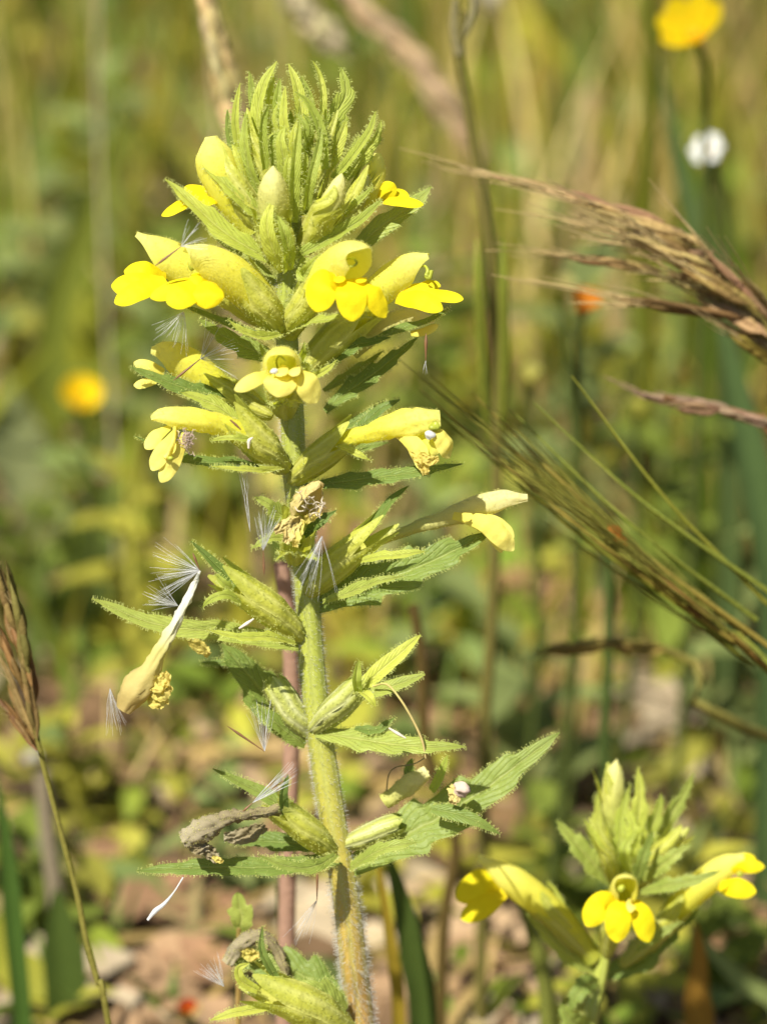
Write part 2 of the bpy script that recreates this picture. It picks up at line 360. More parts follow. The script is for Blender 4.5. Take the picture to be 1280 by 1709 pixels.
def calyx(parent, pts, r0, r1, up=(0, 0, 1), mat='calyx', tooth=.35, flare=.3, bulge=.15, hair=1.6, name='calyx', rot=45, twist=0):
    """Ribbed calyx tube with four pointed teeth; the last of the path belongs to the teeth."""
    pw = np.array([Q(p) for p in pts]); n, mc = 30, 9
    c, _ = spline(pw, n); ts = np.linspace(0, 1, n); T = nrm(np.gradient(c, axis=0)); S = nrm(np.cross(T, nrm(np.asarray(up, float)))); U = np.cross(S, T)
    t0 = 1 - tooth
    r0, r1 = r0 * .93, r1 * .86
    R = mm(1) * (r0 * .35 + (np.minimum(ts / t0, 1) ** .45) * (r0 * .65) + (r1 - r0) * np.clip(ts / t0, 0, 1)) * (1 + bulge * np.sin(np.clip(ts / t0, 0, 1) * math.pi))
    R = R * (1 + flare * np.clip((ts - t0) / tooth, 0, 1) ** 1.5)
    mb = MB(); us = np.linspace(-1, 1, mc)
    for q in range(4):
        cen = math.radians(rot + q * 90)
        w_ = np.where(ts <= t0, 1.0, np.clip(1 - ((ts - t0) / tooth) * random.uniform(.95, 1.02), .03, 1) ** .75)
        th = cen + us[None] * w_[:, None] * math.pi / 4
        rib = 1 + .075 * np.cos((th - math.pi / 4) * 8) * np.clip(1.4 - ts, 0, 1)[:, None]
        v = c[:, None] + S[:, None] * (R[:, None] * np.sin(th) * rib)[..., None] + U[:, None] * (R[:, None] * np.cos(th) * rib)[..., None]
        v += nrm(v - c[:, None]) * (wob(v, 600, q) * mm(r0) * .05)[..., None]
        a = np.zeros((n, mc, 3)); a[..., 0] = th / math.pi * 2; a[..., 1] = ts[:, None]
        f = grid_faces(n, mc); mb.add(v, f, a)
        if HK[0] and hair:
            hairs_on(HK[0], v.reshape(-1, 3), f[:, ::-1] if outward(v, c, f) else f, hair, .0003)
    return mb.build(name, M[mat], parent)
def tube(parent, pw, rads, mat, name, seg=10, n=None, colour=None, mb=None, ridge=0.0):
    pw = np.asarray(pw, float); n = n or max(6, len(pw) * 5)
    c, cum = spline(pw, n); ts = np.linspace(0, 1, n); R = np.interp(ts, np.linspace(0, 1, len(rads)) if len(rads) != len(pw) else cum, rads)
    T = nrm(np.gradient(c, axis=0)); h = np.array([.31, .87, .39]) if abs(T[0, 2]) > .8 else UP
    S = nrm(np.cross(T, h)); U = np.cross(S, T); th = np.linspace(0, 2 * math.pi, seg, endpoint=False)
    rr = R[:, None] * (1 + ridge * np.cos(4 * th))[None]
    v = c[:, None] + S[:, None] * (rr * np.cos(th))[..., None] + U[:, None] * (rr * np.sin(th))[..., None]
    a = np.zeros((n, seg, 3)); a[..., 0] = np.abs(th / math.pi - 1); a[..., 1] = ts[:, None]
    if colour is not None: a[:] = colour
    own = mb is None; mb = mb or MB(); f = grid_faces(n, seg, True)
    mb.add(v, f, a); mb.add(np.vstack([v[-1], c[-1] + T[-1] * R[-1] * .5]), np.array([[j, (j + 1) % seg, seg] for j in range(seg)]), np.vstack([a[-1], a[-1][:1]]))
    if own: return mb.build(name, M[mat], parent), v, f, c
    return v
def blob(parent, p, r, mat, name, stretch=(1, 1, 1), rough=.2, seg=10, wsc=1500):
    p = np.asarray(p, float); lat = np.linspace(0, math.pi, seg); lon = np.linspace(0, 2 * math.pi, seg + 4, endpoint=False)
    v = np.stack([np.sin(lat)[:, None] * np.cos(lon), np.sin(lat)[:, None] * np.sin(lon), np.cos(lat)[:, None] * np.ones_like(lon)], -1)
    v = v * (1 + rough * wob(v * r + p, wsc, p[0] * 999)[..., None]) * r * np.array(stretch) + p
    return MB().add(v, grid_faces(seg, len(lon), True), np.tile([0, .5, 0], (v.shape[0] * v.shape[1], 1))).build(name, M[mat], parent)
def crumple(parent, pts, hw, mat, name='petal', N=None, amp=.5):
    """A shrivelled petal: a strip folded along its length and puckered."""
    pw = np.array([Q(p) for p in pts]); n, mcol = 40, 17; c, _ = spline(pw, n); T = nrm(np.gradient(c, axis=0))
    S = nrm(np.cross(T, CF if N is None else nrm(N))); U = np.cross(S, T); us = np.linspace(-1, 1, mcol); ts = np.linspace(0, 1, n)
    wv = mm(hw) * (.45 + .65 * np.sin(np.clip(ts, .05, .93) * math.pi)); sd = random.uniform(0, 30)
    v = c[:, None] + S[:, None] * (wv[:, None] * us)[..., None]
    g = np.stack([ts[:, None] * np.ones(mcol), us[None] * np.ones((n, 1)), np.zeros((n, mcol))], -1)
    z = 1.1 * wob(g * np.array([5, 1.8, 1]), 1.0, sd) - 1.1 * np.abs(wob(g * np.array([4, 3.1, 1]), 1.0, sd + 7)) + .5 * np.abs(wob(g * np.array([13, 4.6, 1]), 1.0, sd + 3))
    wv = wv * (1 + .35 * wob(g[:, 0] * np.array([17, 1, 1]), 1.0, sd + 2))
    v += U[:, None] * (z * mm(hw) * amp)[..., None] + S[:, None] * (wob(g * np.array([14, 3, 1]), 1, sd + 9) * mm(hw) * .25)[..., None]
    a = np.zeros((n, mcol, 3)); a[..., 0] = us; a[..., 1] = ts[:, None]
    return MB().add(v, grid_faces(n, mcol), a).build(name, M[mat], parent)

# ------------------------------------------------------------------ ground
def ground_h(x, y): return .006 * np.sin(x * 9 + 1.3) * np.cos(y * 7) + .004 * np.sin(x * 31 + y * 17) + .003 * np.cos(y * 43 - x * 12)
def soil_mat():
    m, n, l = new_mat('soil'); nz = noise(n, l, 60, 6); nz2 = noise(n, l, 14, 3)
    c = ramp(n, l, nz, [(.3, (.05, .035, .022)), (.5, (.15, .105, .068)), (.72, (.28, .21, .14))])
    c = mix_rgb(n, l, ramp(n, l, nz2, [(.45, 0.0), (.62, .6)]), c, (.09, .10, .03))
    return finish(m, n, l, c, .9, 0, None, nz, .9, .004, .15)
M['soil'] = soil_mat()
gx = np.concatenate([[-60, -12, -5, -3], np.linspace(-2, 2, 100), [3, 5, 12, 60]]); gy = np.concatenate([[-40, -6, -2], np.linspace(-1, 3, 110), [4, 6, 12, 80]])
XX, YY = np.meshgrid(gx, gy, indexing='ij')
gv = np.stack([XX, YY, ground_h(XX, YY)], -1)
tag(MB().add(gv, grid_faces(len(gx), len(gy))).build('ground', M['soil']), kind='structure')

# ------------------------------------------------------------------ the main plant
base = P(601, 1709, 4) + np.array([.004, -.012, -.075]); base[2] = 0.0
plant = empty('bartsia_plant', base, 'tall sticky-hairy plant in bloom, many yellow two-lipped flowers in whorls on thick stem', 'plant')
HK[0] = 'main'
at('R0')
stem_px = [(492, 250, 2), (488, 330, 2), (484, 430, 1), (479, 500, 1), (480, 580, 1), (488, 690, 1), (491, 780, 1), (503, 880, 1), (513, 990, 1), (519, 1090, 1),
           (530, 1200, 1), (546, 1310, 1), (562, 1410, 1), (579, 1510, 1), (590, 1610, 2), (601, 1709, 4)]
sw = [Q(p) for p in stem_px] + [base + np.array([-.001, .004, .04]), base - np.array([0, 0, .01])]
SRK = 1.14
sr = [.0011, .0013, .0014, .0014, .00145, .00155, .0016, .0016, .00165, .0017, .00175, .0018, .0018, .0018, .00185, .0019, .002, .0021]
stem, sv_, sf_, sc_ = tube(plant, sw, [q * SRK for q in sr], 'stem', 'stem', 20, 120, ridge=.06)
if True:
    vv = sv_.reshape(-1, 3); ff = sf_ if not outward(sv_, sc_, sf_) else sf_[:, ::-1]
    for lo, hi, dn, ln in ((0, 60, 5.0, .0006), (60, 120, 8.0, .0009)):
        sel = (ff[:, 0] // 20 >= lo) & (ff[:, 0] // 20 < hi); hairs_on('stem', vv, ff[sel], dn, ln, r=.00002)

# --- leafy tip (zoom frame R1)
at('R1')
def A(pts, hw, N=None, mat='bract', prof='linear', teeth=0, **k):
    k.setdefault('fold', .45)
    return leaf(plant, pts, hw * 1.02, CF if N is None else N, mat, prof, teeth, name='bract', **k)
A([(500, 470, 2), (452, 300, 1), (470, 160, 1), (527, 52, 2)], 34, V(-.5, -.8, .2))
A([(640, 420, 1), (628, 280, 0), (606, 150, 0), (572, 62, 1)], 30, V(.3, -.9, .1))
A([(690, 420, 0), (706, 220, 0), (698, 120, 1), (668, 50, 1)], 22, V(.6, -.8, 0), fold=.6)
A([(715, 450, 3), (752, 290, 3), (800, 180, 3), (780, 76, 4)], 48, V(.25, -.95, .2), 'bract', 'lance', 4, tooth=.35, fold=.2)
A([(750, 520, -1), (830, 425, -2), (893, 330, -2), (918, 250, -1)], 24, V(-.3, -.8, .5), fold=.6)
A([(800, 520, 1), (880, 410, 1), (925, 340, 1), (938, 284, 2)], 34, V(.5, -.8, .3), teeth=4, prof='lance')
A([(800, 830, 5), (930, 715, 5), (1060, 622, 5), (1138, 548, 5)], 46, V(-.3, -.75, .6), 'leaf2', 'linear', 3, tooth=.2, fold=.15)
A([(600, 830, -4), (740, 752, -5), (860, 680, -6), (947, 597, -6)], 36, V(-.35, -.7, .6), teeth=3, tooth=.2, fold=.6)
A([(660, 770, -2), (800, 650, -3), (870, 590, -3), (908, 546, -3)], 26, V(-.4, -.7, .6), fold=.6)
A([(520, 850, -2), (340, 745, -3), (200, 622, -3), (84, 517, -2)], 50, V(.35, -.7, .6), 'bract', 'lance', 3, tooth=.25, fold=.4)
A([(480, 690, -2), (400, 612, -3), (310, 530, -3), (226, 453, -2)], 44, V(.4, -.75, .5), 'bract', 'lance', 3, tooth=.25, fold=.55)
A([(390, 470, 3), (350, 380, 3), (336, 300, 3), (332, 243, 3)], 20, V(-.3, -.9, .1), 'leaf2')
A([(400, 480, 1), (368, 330, 0), (366, 240, 0), (382, 137, 1)], 20, V(-.2, -.95, .1), fold=.6)
A([(470, 330, 4), (436, 210, 4), (428, 150, 4), (418, 90, 4)], 22, V(-.4, -.9, .1), 'leaf2')
A([(480, 480, -3), (468, 370, -4), (472, 290, -4), (496, 225, -4)], 23, V(.5, -.8, .2), fold=.6)
A([(715, 480, -3), (700, 330, -4), (655, 225, -4), (598, 172, -4)], 24, V(.3, -.9, .1), fold=.6)
A([(590, 690, -4), (594, 520, -6), (604, 400, -6), (617, 285, -5)], 27, V(.4, -.9, .1), fold=.6)
A([(640, 640, -4), (660, 520, -6), (690, 400, -5), (705, 310, -4)], 24, V(.3, -.9, .2), fold=.6)
A([(560, 880, -6), (508, 790, -9), (488, 690, -10), (512, 602, -9)], 36, V(-.25, -.95, .1), fold=.35)
A([(570, 880, -6), (572, 790, -9), (552, 720, -10), (528, 660, -9)], 30, V(.5, -.85, .1), fold=.4)
A([(720, 480, 0), (752, 420, -1), (780, 350, -1), (802, 288, 0)], 30, V(.3, -.9, .3), fold=.4)
A([(770, 520, 0), (812, 440, -1), (835, 390, -1), (853, 343, 0)], 22, V(.3, -.9, .3), fold=.4)
A([(440, 640, 0), (400, 520, -1), (372, 430, -1), (350, 380, 0)], 24, V(-.4, -.85, .3))
A([(470, 600, -1), (420, 480, -2), (400, 380, -2), (405, 250, -1)], 26, V(-.4, -.85, .2))
A([(560, 400, 2), (545, 300, 1), (530, 210, 1), (540, 120, 2)], 26, V(0, -1, 0), fold=.5)
A([(560, 420, -2), (560, 330, -3), (555, 260, -3), (560, 150, -2)], 22, V(-.3, -1, 0), fold=.5)
A([(650, 350, 3), (655, 240, 3), (640, 170, 3), (622, 110, 3)], 28, V(.2, -1, 0), 'leaf2')
A([(500, 400, 3), (500, 250, 3), (500, 170, 3), (512, 90, 3)], 30, V(.1, -1, 0))
A([(640, 830, -5), (628, 900, -7), (660, 860, -9), (700, 815, -9)], 26, V(-.2, -.9, .3), fold=.5)
for k in range(20):                        # the crowded inner bracts and young calyces of the tip
    a = k * 2.39996; q = (k % 5) / 5
    x0 = 585 + 100 * math.cos(a) * (1 - .7 * q); d0 = 4.5 * math.sin(a)
    yb = 600 - 215 * q; h = 230 - 50 * random.random()
    A([(x0 * .6 + 236, yb + 60, d0 * .4), (x0, yb - h * .4, d0), (x0 + 20 * math.cos(a), yb - h * .75, d0 * 1.1), (x0 + random.uniform(-25, 25), yb - h, d0 * .9)],
      random.uniform(20, 32), V(math.cos(a) * .7, -abs(math.sin(a)) - .3, .1), fold=random.uniform(.2, .6), hair=1.0)
# young calyces and buds
def bud(pts, r, cal=True, rc=1.25, mat='bud', tooth=.4):
    o = shell(plant, pts, np.array([.5, .65, .8, .9, .97, 1, 1.02, 1, .97, .9, .74, .42, .05]) * r, np.array([.5, .65, .8, .9, .97, 1, 1.02, 1, .97, .9, .74, .42, .05]) * r * 1.04, [180] * 4, V(0, -.4, 1), mat, 'flower_bud', wr=3.0, keel=.08, wsc=700)
    return o
bud([(520, 770, -3), (516, 640, -6), (512, 530, -8), (514, 466, -8)], 62)
calyx(plant, [(530, 850, -1), (522, 760, -4), (514, 700, -6), (505, 625, -7)], 70, 82, tooth=.34, flare=.1)
bud([(660, 760, -3), (735, 630, -6), (768, 550, -7), (784, 494, -7)], 46)
calyx(plant, [(620, 810, -1), (700, 690, -4), (735, 630, -6), (772, 550, -6)], 60, 70, tooth=.38, flare=.1)
bud([(780, 690, 1), (840, 590, 0), (866, 530, 0), (880, 480, 0)], 36)
calyx(plant, [(740, 760, 0), (820, 630, 0), (850, 570, 0), (905, 470, 0)], 46, 48, tooth=.4, flare=.15)
calyx(plant, [(500, 760, 0), (400, 610, -1), (360, 500, -1), (345, 390, 0)], 60, 64, tooth=.38, flare=.1)
calyx(plant, [(590, 600, 0), (600, 470, -2), (590, 380, -2), (575, 240, -1)], 52, 50, tooth=.45, flare=.05)
calyx(plant, [(660, 640, 0), (690, 500, -1), (715, 400, -1), (760, 250, 0)], 50, 48, tooth=.45, flare=.05)
calyx(plant, [(520, 640, 1), (480, 480, 0), (450, 380, 0), (430, 240, 1)], 48, 46, tooth=.45, flare=.05)
# tall pale flower on one side of the tip, narrow one on the other
f10 = shell(plant, [(440, 730, 0), (345, 590, 0), (290, 470, 0), (270, 400, 0), (262, 350, 0)], [40, 66, 78, 66, 18], [45, 72, 84, 70, 22], [180, 180, 150, 120, 100], V(.55, -.2, .8), 'hood', hl=.0002)
petal(f10, [(255, 590, -1), (180, 600, -2), (72, 664, -3)], 30, V(-.3, -.6, .8)); petal(f10, [(270, 580, 2), (215, 560, 2), (160, 552, 2)], 32, V(-.2, -.5, .9))
petal(f10, [(290, 600, -1), (255, 600, -2), (225, 625, -2)], 30, V(-.3, -.6, .8))
f13 = shell(plant, [(800, 710, 3), (875, 620, 3), (912, 520, 3), (925, 450, 3), (928, 415, 3)], [30, 38, 40, 34, 10], [30, 40, 42, 36, 12], [180, 180, 150, 120, 100], V(-.5, -.2, .8))
petal(f13, [(935, 600, 2), (960, 570, 2), (990, 535, 2)], 36, V(.2, -.9, .3)); petal(f13, [(940, 605, 2), (1020, 605, 1), (1106, 620, 1)], 24, V(.1, -.7, .7)); petal(f13, [(950, 600, 3), (1000, 580, 3), (1050, 590, 3)], 30, V(.1, -.7, .7))

# --- upper whorl, first side (R2)
at('R2')
f4 = shell(plant, [(1130, 680, 5), (860, 500, 4), (620, 360, 3), (420, 240, 2), (262, 128, 1)], [70, 100, 120, 115, 14], [80, 110, 135, 115, 18], [180, 180, 160, 115, 80], V(.45, -.15, .9), lip=.12)
petal(f4, [(470, 420, 0), (330, 370, -2), (190, 370, -1)], 78, V(-.1, -.75, .6)); petal(f4, [(470, 440, -2), (300, 450, -4), (106, 470, -4)], 95, V(-.15, -.7, .7)); petal(f4, [(480, 445, -4), (300, 490, -6), (128, 585, -7)], 75, V(-.2, -.75, .6))
calyx(plant, [(1220, 760, 4), (1040, 620, 4), (900, 500, 4), (760, 380, 4)], 85, 130, tooth=.35, flare=.15)
f3 = shell(plant, [(1230, 750, -2), (1080, 560, -4), (900, 400, -6), (740, 305, -8), (618, 262, -10)], [60, 110, 125, 115, 60], [70, 130, 145, 115, 66], [180, 180, 165, 125, 115], V(.5, -.25, .85), lip=.1, beak=.35)
petal(f3, [(690, 430, -9), (560, 470, -11), (366, 548, -12)], 62, V(-.1, -.75, .6)); petal(f3, [(690, 440, -10), (600, 510, -13), (480, 590, -14)], 96, V(0, -.75, .65)); petal(f3, [(750, 440, -10), (745, 520, -13), (735, 622, -13)], 112, V(.1, -.8, .55))
petal(f3, [(780, 430, -8), (700, 420, -10), (640, 440, -11)], 60, V(0, -.7, .7))
blob(f3, Q((645, 335, -9)), mm(26), 'stigma', 'stigma', (1, 1, 1.3))
calyx(plant, [(1245, 790, -1), (1130, 620, -4), (1040, 500, -5), (925, 345, -6)], 84, 140, V(.4, -.3, .9), tooth=.4, flare=.05)
leaf(plant, [(1240, 810, -3), (1040, 790, -6), (800, 690, -8), (555, 590, -8)], 62, V(.1, -.3, 1), 'leaf', 'lance', 3, tooth=.3, fold=.4, name='bract')
leaf(plant, [(1230, 790, -4), (1120, 810, -9), (990, 775, -11), (880, 690, -11)], 50, V(.1, -.6, .8), 'bract', 'lance', 3, fold=.5, name='bract')
leaf(plant, [(1230, 960, 0), (1050, 900, -1), (860, 810, -2), (690, 690, -2)], 85, V(.3, -.7, .7), 'leaf2', 'lance', 4, name='bract', fold=.2)
leaf(plant, [(1210, 460, 4), (1050, 330, 5), (900, 200, 6), (745, 85, 7)], 70, V(.4, -.7, .6), 'leaf2', 'lance', 3, name='bract', fold=.2)
f9 = shell(plant, [(960, 1240, 6), (810, 1130, 6), (620, 1000, 6), (470, 920, 5), (372, 905, 5)], [50, 90, 115, 90, 20], [50, 95, 125, 95, 24], [180, 180, 160, 120, 95], V(.45, -.2, .9), 'hood')
petal(f9, [(460, 1040, 4), (350, 1000, 3), (255, 980, 3)], 44, V(-.1, -.7, .7), 'lip_pale'); petal(f9, [(430, 1080, 4), (340, 1110, 4), (255, 1130, 5)], 40, V(-.1, -.7, .7), 'lip_pale')
leaf(plant, [(1000, 1270, 4), (740, 1200, 2), (430, 1090, 1), (228, 1008, 1)], 74, V(.25, -.65, .7), 'leaf', 'lance', 4, tooth=.2, fold=.2, name='bract')
leaf(plant, [(1150, 1300, 5), (960, 1160, 6), (800, 1090, 5), (640, 1050, 5)], 60, V(.2, -.7, .7), 'bract', 'lance', 0, name='bract')
calyx(plant, [(1180, 1340, 3), (1000, 1260, 4), (880, 1190, 4), (700, 1080, 4)], 80, 95, tooth=.4, flare=.05)

# --- upper whorl, other side (R3)
at('R3')
calyx(plant, [(40, 760, 0), (160, 600, -4), (240, 480, -6), (320, 340, -8)], 78, 112, tooth=.34, flare=.05)
f1 = shell(plant, [(80, 740, 0), (220, 520, -5), (340, 370, -9), (440, 295, -13), (500, 262, -17), (520, 255, -19)], [60, 90, 115, 118, 100, 74], [60, 95, 125, 132, 112, 84], [180, 180, 175, 150, 138, 128], V(-.25, .35, .9), lip=.1, beak=.75)
petal(f1, [(400, 395, -15), (300, 430, -18), (258, 605, -18)], 102, V(-.25, -.9, .4)); petal(f1, [(470, 395, -15), (475, 480, -19), (482, 664, -19)], 96, V(0, -.9, .45)); petal(f1, [(530, 395, -15), (600, 470, -18), (692, 640, -17)], 70, V(.4, -.85, .35))
petal(f1, [(370, 400, -13), (395, 385, -16), (405, 420, -18)], 40, V(0, -.8, .6)); petal(f1, [(520, 410, -13), (530, 390, -16), (540, 420, -18)], 42, V(0, -.8, .6))
st = tube(f1, [Q((400, 330, -10)), Q((440, 275, -14)), Q((490, 270, -18)), Q((510, 300, -18.5)), Q((470, 320, -18.5)), Q((435, 300, -18))], [.00015, .00018, .0002, .0002, .00018, .0001], 'stigma', 'stigma', 7, 30)
A2 = lambda pts, hw, N, mat='leaf', prof='lance', teeth=4, **k: leaf(plant, pts, hw, N, mat, prof, teeth, name='bract', **k)
A2([(90, 730, -3), (260, 665, -8), (440, 645, -11), (610, 635, -11)], 54, V(-.1, -.35, .9), 'bract', fold=.4)
A2([(110, 560, -2), (170, 420, -6), (210, 320, -7), (285, 235, -7)], 34, V(-.5, -.7, .4), 'bract', 'linear', 0, fold=.5)
f2 = shell(plant, [(360, 780, 4), (560, 560, 3), (720, 415, 2), (860, 310, 1), (968, 258, 0)], [70, 84, 100, 88, 12], [70, 92, 112, 90, 16], [180, 180, 160, 118, 85], V(-.45, -.2, .9), lip=.1)
petal(f2, [(760, 515, -1), (900, 520, -4), (1048, 592, -5)], 70, V(.1, -.75, .65)); petal(f2, [(900, 480, 0), (1060, 500, -2), (1178, 525, -3)], 46, V(.15, -.7, .7)); petal(f2, [(880, 470, 2), (960, 440, 2), (1036, 440, 2)], 42, V(.1, -.75, .65))
petal(f2, [(780, 520, 0), (900, 470, 0), (1000, 500, -1)], 60, V(.1, -.75, .65))
tube(f2, [Q((860, 350, 1)), Q((930, 315, 0)), Q((955, 345, -1)), Q((945, 385, -1)), Q((965, 390, -1)), Q((980, 345, -1))], [.00015, .00018, .00028, .0004, .0004, .0003], 'stigma', 'stigma', 7, 26)
calyx(plant, [(150, 1010, 1), (330, 820, 1), (470, 690, 1), (640, 520, 1)], 118, 128, tooth=.36, flare=.05)
f14 = shell(plant, [(480, 860, 6), (620, 740, 6), (760, 660, 6), (880, 640, 6), (1000, 660, 6)], [50, 60, 70, 60, 20], [50, 62, 70, 60, 20], [180, 180, 160, 120, 100], V(-.3, -.2, .9), 'pale')
petal(f14, [(850, 740, 6), (930, 725, 6), (1022, 685, 6)], 34, V(0, -.6, .8), 'lip_pale')
A2([(560, 800, 3), (760, 720, 1), (940, 665, 0), (1105, 578, 0)], 46, V(.1, -.35, .9), teeth=3, tooth=.2)
A2([(270, 960, 0), (480, 830, -1), (600, 790, -2), (725, 765, -2)], 58, V(-.1, -.55, .8), teeth=3)
A2([(310, 1230, 3), (450, 1110, 3), (660, 960, 3), (898, 760, 4)], 76, V(-.25, -.6, .75), teeth=5, tooth=.35)
A2([(300, 1100, 5), (480, 990, 6), (600, 910, 6), (682, 845, 6)], 44, V(-.3, -.6, .7), 'leaf2', teeth=3)
A2([(420, 1330, 2), (560, 1270, 2), (650, 1205, 2), (782, 1152, 2)], 42, V(-.2, -.6, .8), teeth=0)
A2([(190, 1010, -1), (260, 1000, -4), (330, 960, -5), (390, 900, -5)], 30, V(-.2, -.8, .5), 'bract', teeth=2)
A2([(140, 870, -2), (170, 920, -5), (200, 960, -6), (205, 1010, -6)], 34, V(.5, -.8, .2), 'bract', teeth=2)

# --- flower that faces out of the stem, and the ones below (R4)
at('R4')
calyx(plant, [(985, 470, 0), (975, 360, -5), (970, 290, -8), (965, 190, -11)], 95, 118, V(0, 0, 1), tooth=.36, flare=.3)
f5 = shell(plant, [(975, 380, -2), (968, 290, -8), (962, 215, -13), (960, 175, -17), (960, 165, -20)], [60, 95, 112, 106, 80], [60, 95, 118, 116, 88], [180, 180, 175, 150, 140], V(0, .35, .95), lip=.06, beak=.75)
petal(f5, [(890, 225, -18), (800, 260, -20), (682, 325, -20)], 44, V(-.1, -.85, .5), 'lip_pale'); petal(f5, [(960, 215, -18), (950, 270, -21), (935, 365, -21)], 98, V(0, -.8, .6), 'lip_pale'); petal(f5, [(1040, 215, -18), (1110, 280, -20), (1170, 400, -19)], 76, V(.25, -.85, .45), 'lip_pale')
petal(f5, [(920, 215, -17), (950, 200, -20), (965, 240, -22)], 46, V(0, -.8, .6), 'lip_pale'); petal(f5, [(1010, 215, -17), (1030, 195, -20), (1040, 240, -22)], 40, V(0, -.8, .6), 'lip_pale')
blob(f5, Q((920, 210, -21)), mm(20), 'pappus', 'stigma', (1.4, 1, .8), .4)
tube(f5, [Q((960, 250, -14)), Q((930, 160, -18)), Q((950, 120, -20)), Q((985, 150, -20))], [.00012, .00015, .00018, .0001], 'stigma', 'stigma', 6, 20)
A2([(950, 420, -4), (990, 400, -12), (1040, 380, -16), (1100, 405, -18)], 52, V(0, -.3, -.9), 'bract', teeth=3, fold=.4)
A2([(960, 400, -4), (950, 390, -12), (960, 370, -17), (935, 400, -18)], 50, V(0, -.3, -.9), 'bract', teeth=3, fold=.4)
A2([(900, 200, -5), (870, 130, -7), (850, 90, -8), (830, 40, -8)], 30, V(-.4, -.8, .3), 'bract', teeth=2, fold=.5)
A2([(1060, 180, -5), (1075, 120, -7), (1090, 80, -8), (1095, 35, -8)], 34, V(.4, -.8, .3), 'bract', teeth=2, fold=.5)
A2([(1060, 300, -3), (1090, 250, -6), (1110, 200, -7), (1095, 150, -8)], 34, V(.4, -.8, .3), 'bract', teeth=2, fold=.5)
calyx(plant, [(985, 800, -1), (870, 680, -4), (770, 580, -5), (620, 420, -6)], 92, 118, tooth=.36, flare=.05)
f6 = shell(plant, [(950, 760, -2), (800, 640, -4), (640, 545, -6), (440, 500, -8), (270, 480, -9), (192, 500, -9)], [60, 85, 62, 72, 66, 12], [60, 85, 66, 74, 62, 16], [180, 180, 178, 150, 110, 85], V(.2, -.3, .95), wr=7, wsc=650, lip=.08)
petal(f6, [(300, 540, -9), (220, 590, -10), (152, 672, -10)], 48, V(-.5, -.8, .3), 'lip_pale', 'obov', wave=.12); petal(f6, [(340, 560, -10), (270, 660, -12), (190, 800, -12)], 54, V(-.3, -.9, .3), 'lip_pale', 'obov', wave=.12); petal(f6, [(390, 580, -10), (340, 700, -12), (245, 872, -12)], 52, V(.1, -.95, .3), 'lip_pale', 'obov', wave=.12)
tube(f6, [Q((330, 530, -9)), Q((320, 620, -13)), Q((290, 700, -13)), Q((270, 725, -13))], [.0003, .0003, .0003, .0004], 'lip_pale', 'stamen', 7, 16)
blob(f6, Q((300, 728, -13.5)), mm(15), 'stigma', 'stigma', (1.3, 1, .8))
A2([(960, 800, -2), (720, 770, -5), (380, 730, -7), (88, 595, -6)], 66, V(.1, -.25, .95), teeth=4, tooth=.2)
A2([(965, 785, -4), (830, 800, -9), (690, 790, -11), (535, 775, -11)], 30, V(.05, -.5, .85), 'bract', teeth=4, fold=.4)
A2([(800, 620, -7), (700, 610, -9), (620, 610, -9), (530, 625, -9)], 28, V(0, -.6, .8), 'bract', teeth=2, fold=.4)
A2([(720, 520, -2), (600, 430, -2), (480, 375, -2), (360, 335, -2)], 56, V(.2, -.6, .75), 'bract', teeth=3)
# --- withered flower on the front of the stem
w1 = shell(plant, [(1060, 1130, -6), (1085, 1060, -10), (1110, 1000, -12), (1150, 930, -12), (1195, 870, -12)], [40, 80, 100, 78, 20], [40, 70, 90, 66, 18], [110, 115, 120, 125, 180], V(-.3, .8, .5), 'wither', 'withered_flower', wr=9, wsc=1500)
for k in range(26):
    a0 = random.uniform(0, 6.3); c0 = np.array([1128 + random.uniform(-70, 75), 1000 + random.uniform(-70, 70)])
    L_ = random.uniform(30, 80); q = [c0 + L_ * (t - .5) * np.array([math.cos(a0 + t), math.sin(a0 + t)]) for t in (0, .5, 1)]
    tube(w1, [Q((p_[0], p_[1], -15.5 + random.uniform(-.6, .9))) for p_ in q], [.00006, .0001, .00004], random.choice(['cream_bit', 'cream_bit', 'wither', 'brown']), 'fibre', 5, 8)
crumple(w1, [(1090, 1090, -12), (1010, 1120, -14), (920, 1160, -15)], 40, 'wither'); crumple(w1, [(1060, 1090, -12), (1010, 1170, -15), (980, 1230, -15)], 34, 'wither'); crumple(w1, [(1080, 1100, -12), (1050, 1190, -15), (1040, 1255, -15)], 26, 'wither_y')
crumple(w1, [(1090, 1100, -11), (1140, 1080, -14), (1200, 1050, -14)], 24, 'wither_y')
calyx(plant, [(1040, 1330, 0), (1050, 1230, -5), (1060, 1160, -8), (1065, 1080, -11)], 100, 110, tooth=.35, flare=.3)
A2([(1030, 1110, -5), (950, 1060, -6), (880, 1000, -7), (798, 955, -7)], 52, V(.3, -.8, .5), 'leaf2', teeth=3, fold=.3)
A2([(1100, 1190, -8), (1170, 1120, -10), (1220, 1080, -10), (1290, 1035, -10)], 42, V(-.2, -.8, .5), 'leaf', teeth=2, fold=.4)
A2([(1060, 1220, -6), (930, 1200, -10), (840, 1230, -12), (775, 1270, -12)], 42, V(0, -.6, .8), 'leaf2', teeth=3, fold=.3)
A2([(1040, 1320, -3), (980, 1290, -9), (960, 1300, -15), (925, 1335, -16)], 44, V(0, -.5, .8), 'bract', teeth=3, fold=.4, curl=.5)
A2([(1050, 1320, -3), (1100, 1290, -10), (1120, 1310, -15), (1200, 1335, -16)], 44, V(0, -.5, .8), 'bract', teeth=3, fold=.4, curl=.5)

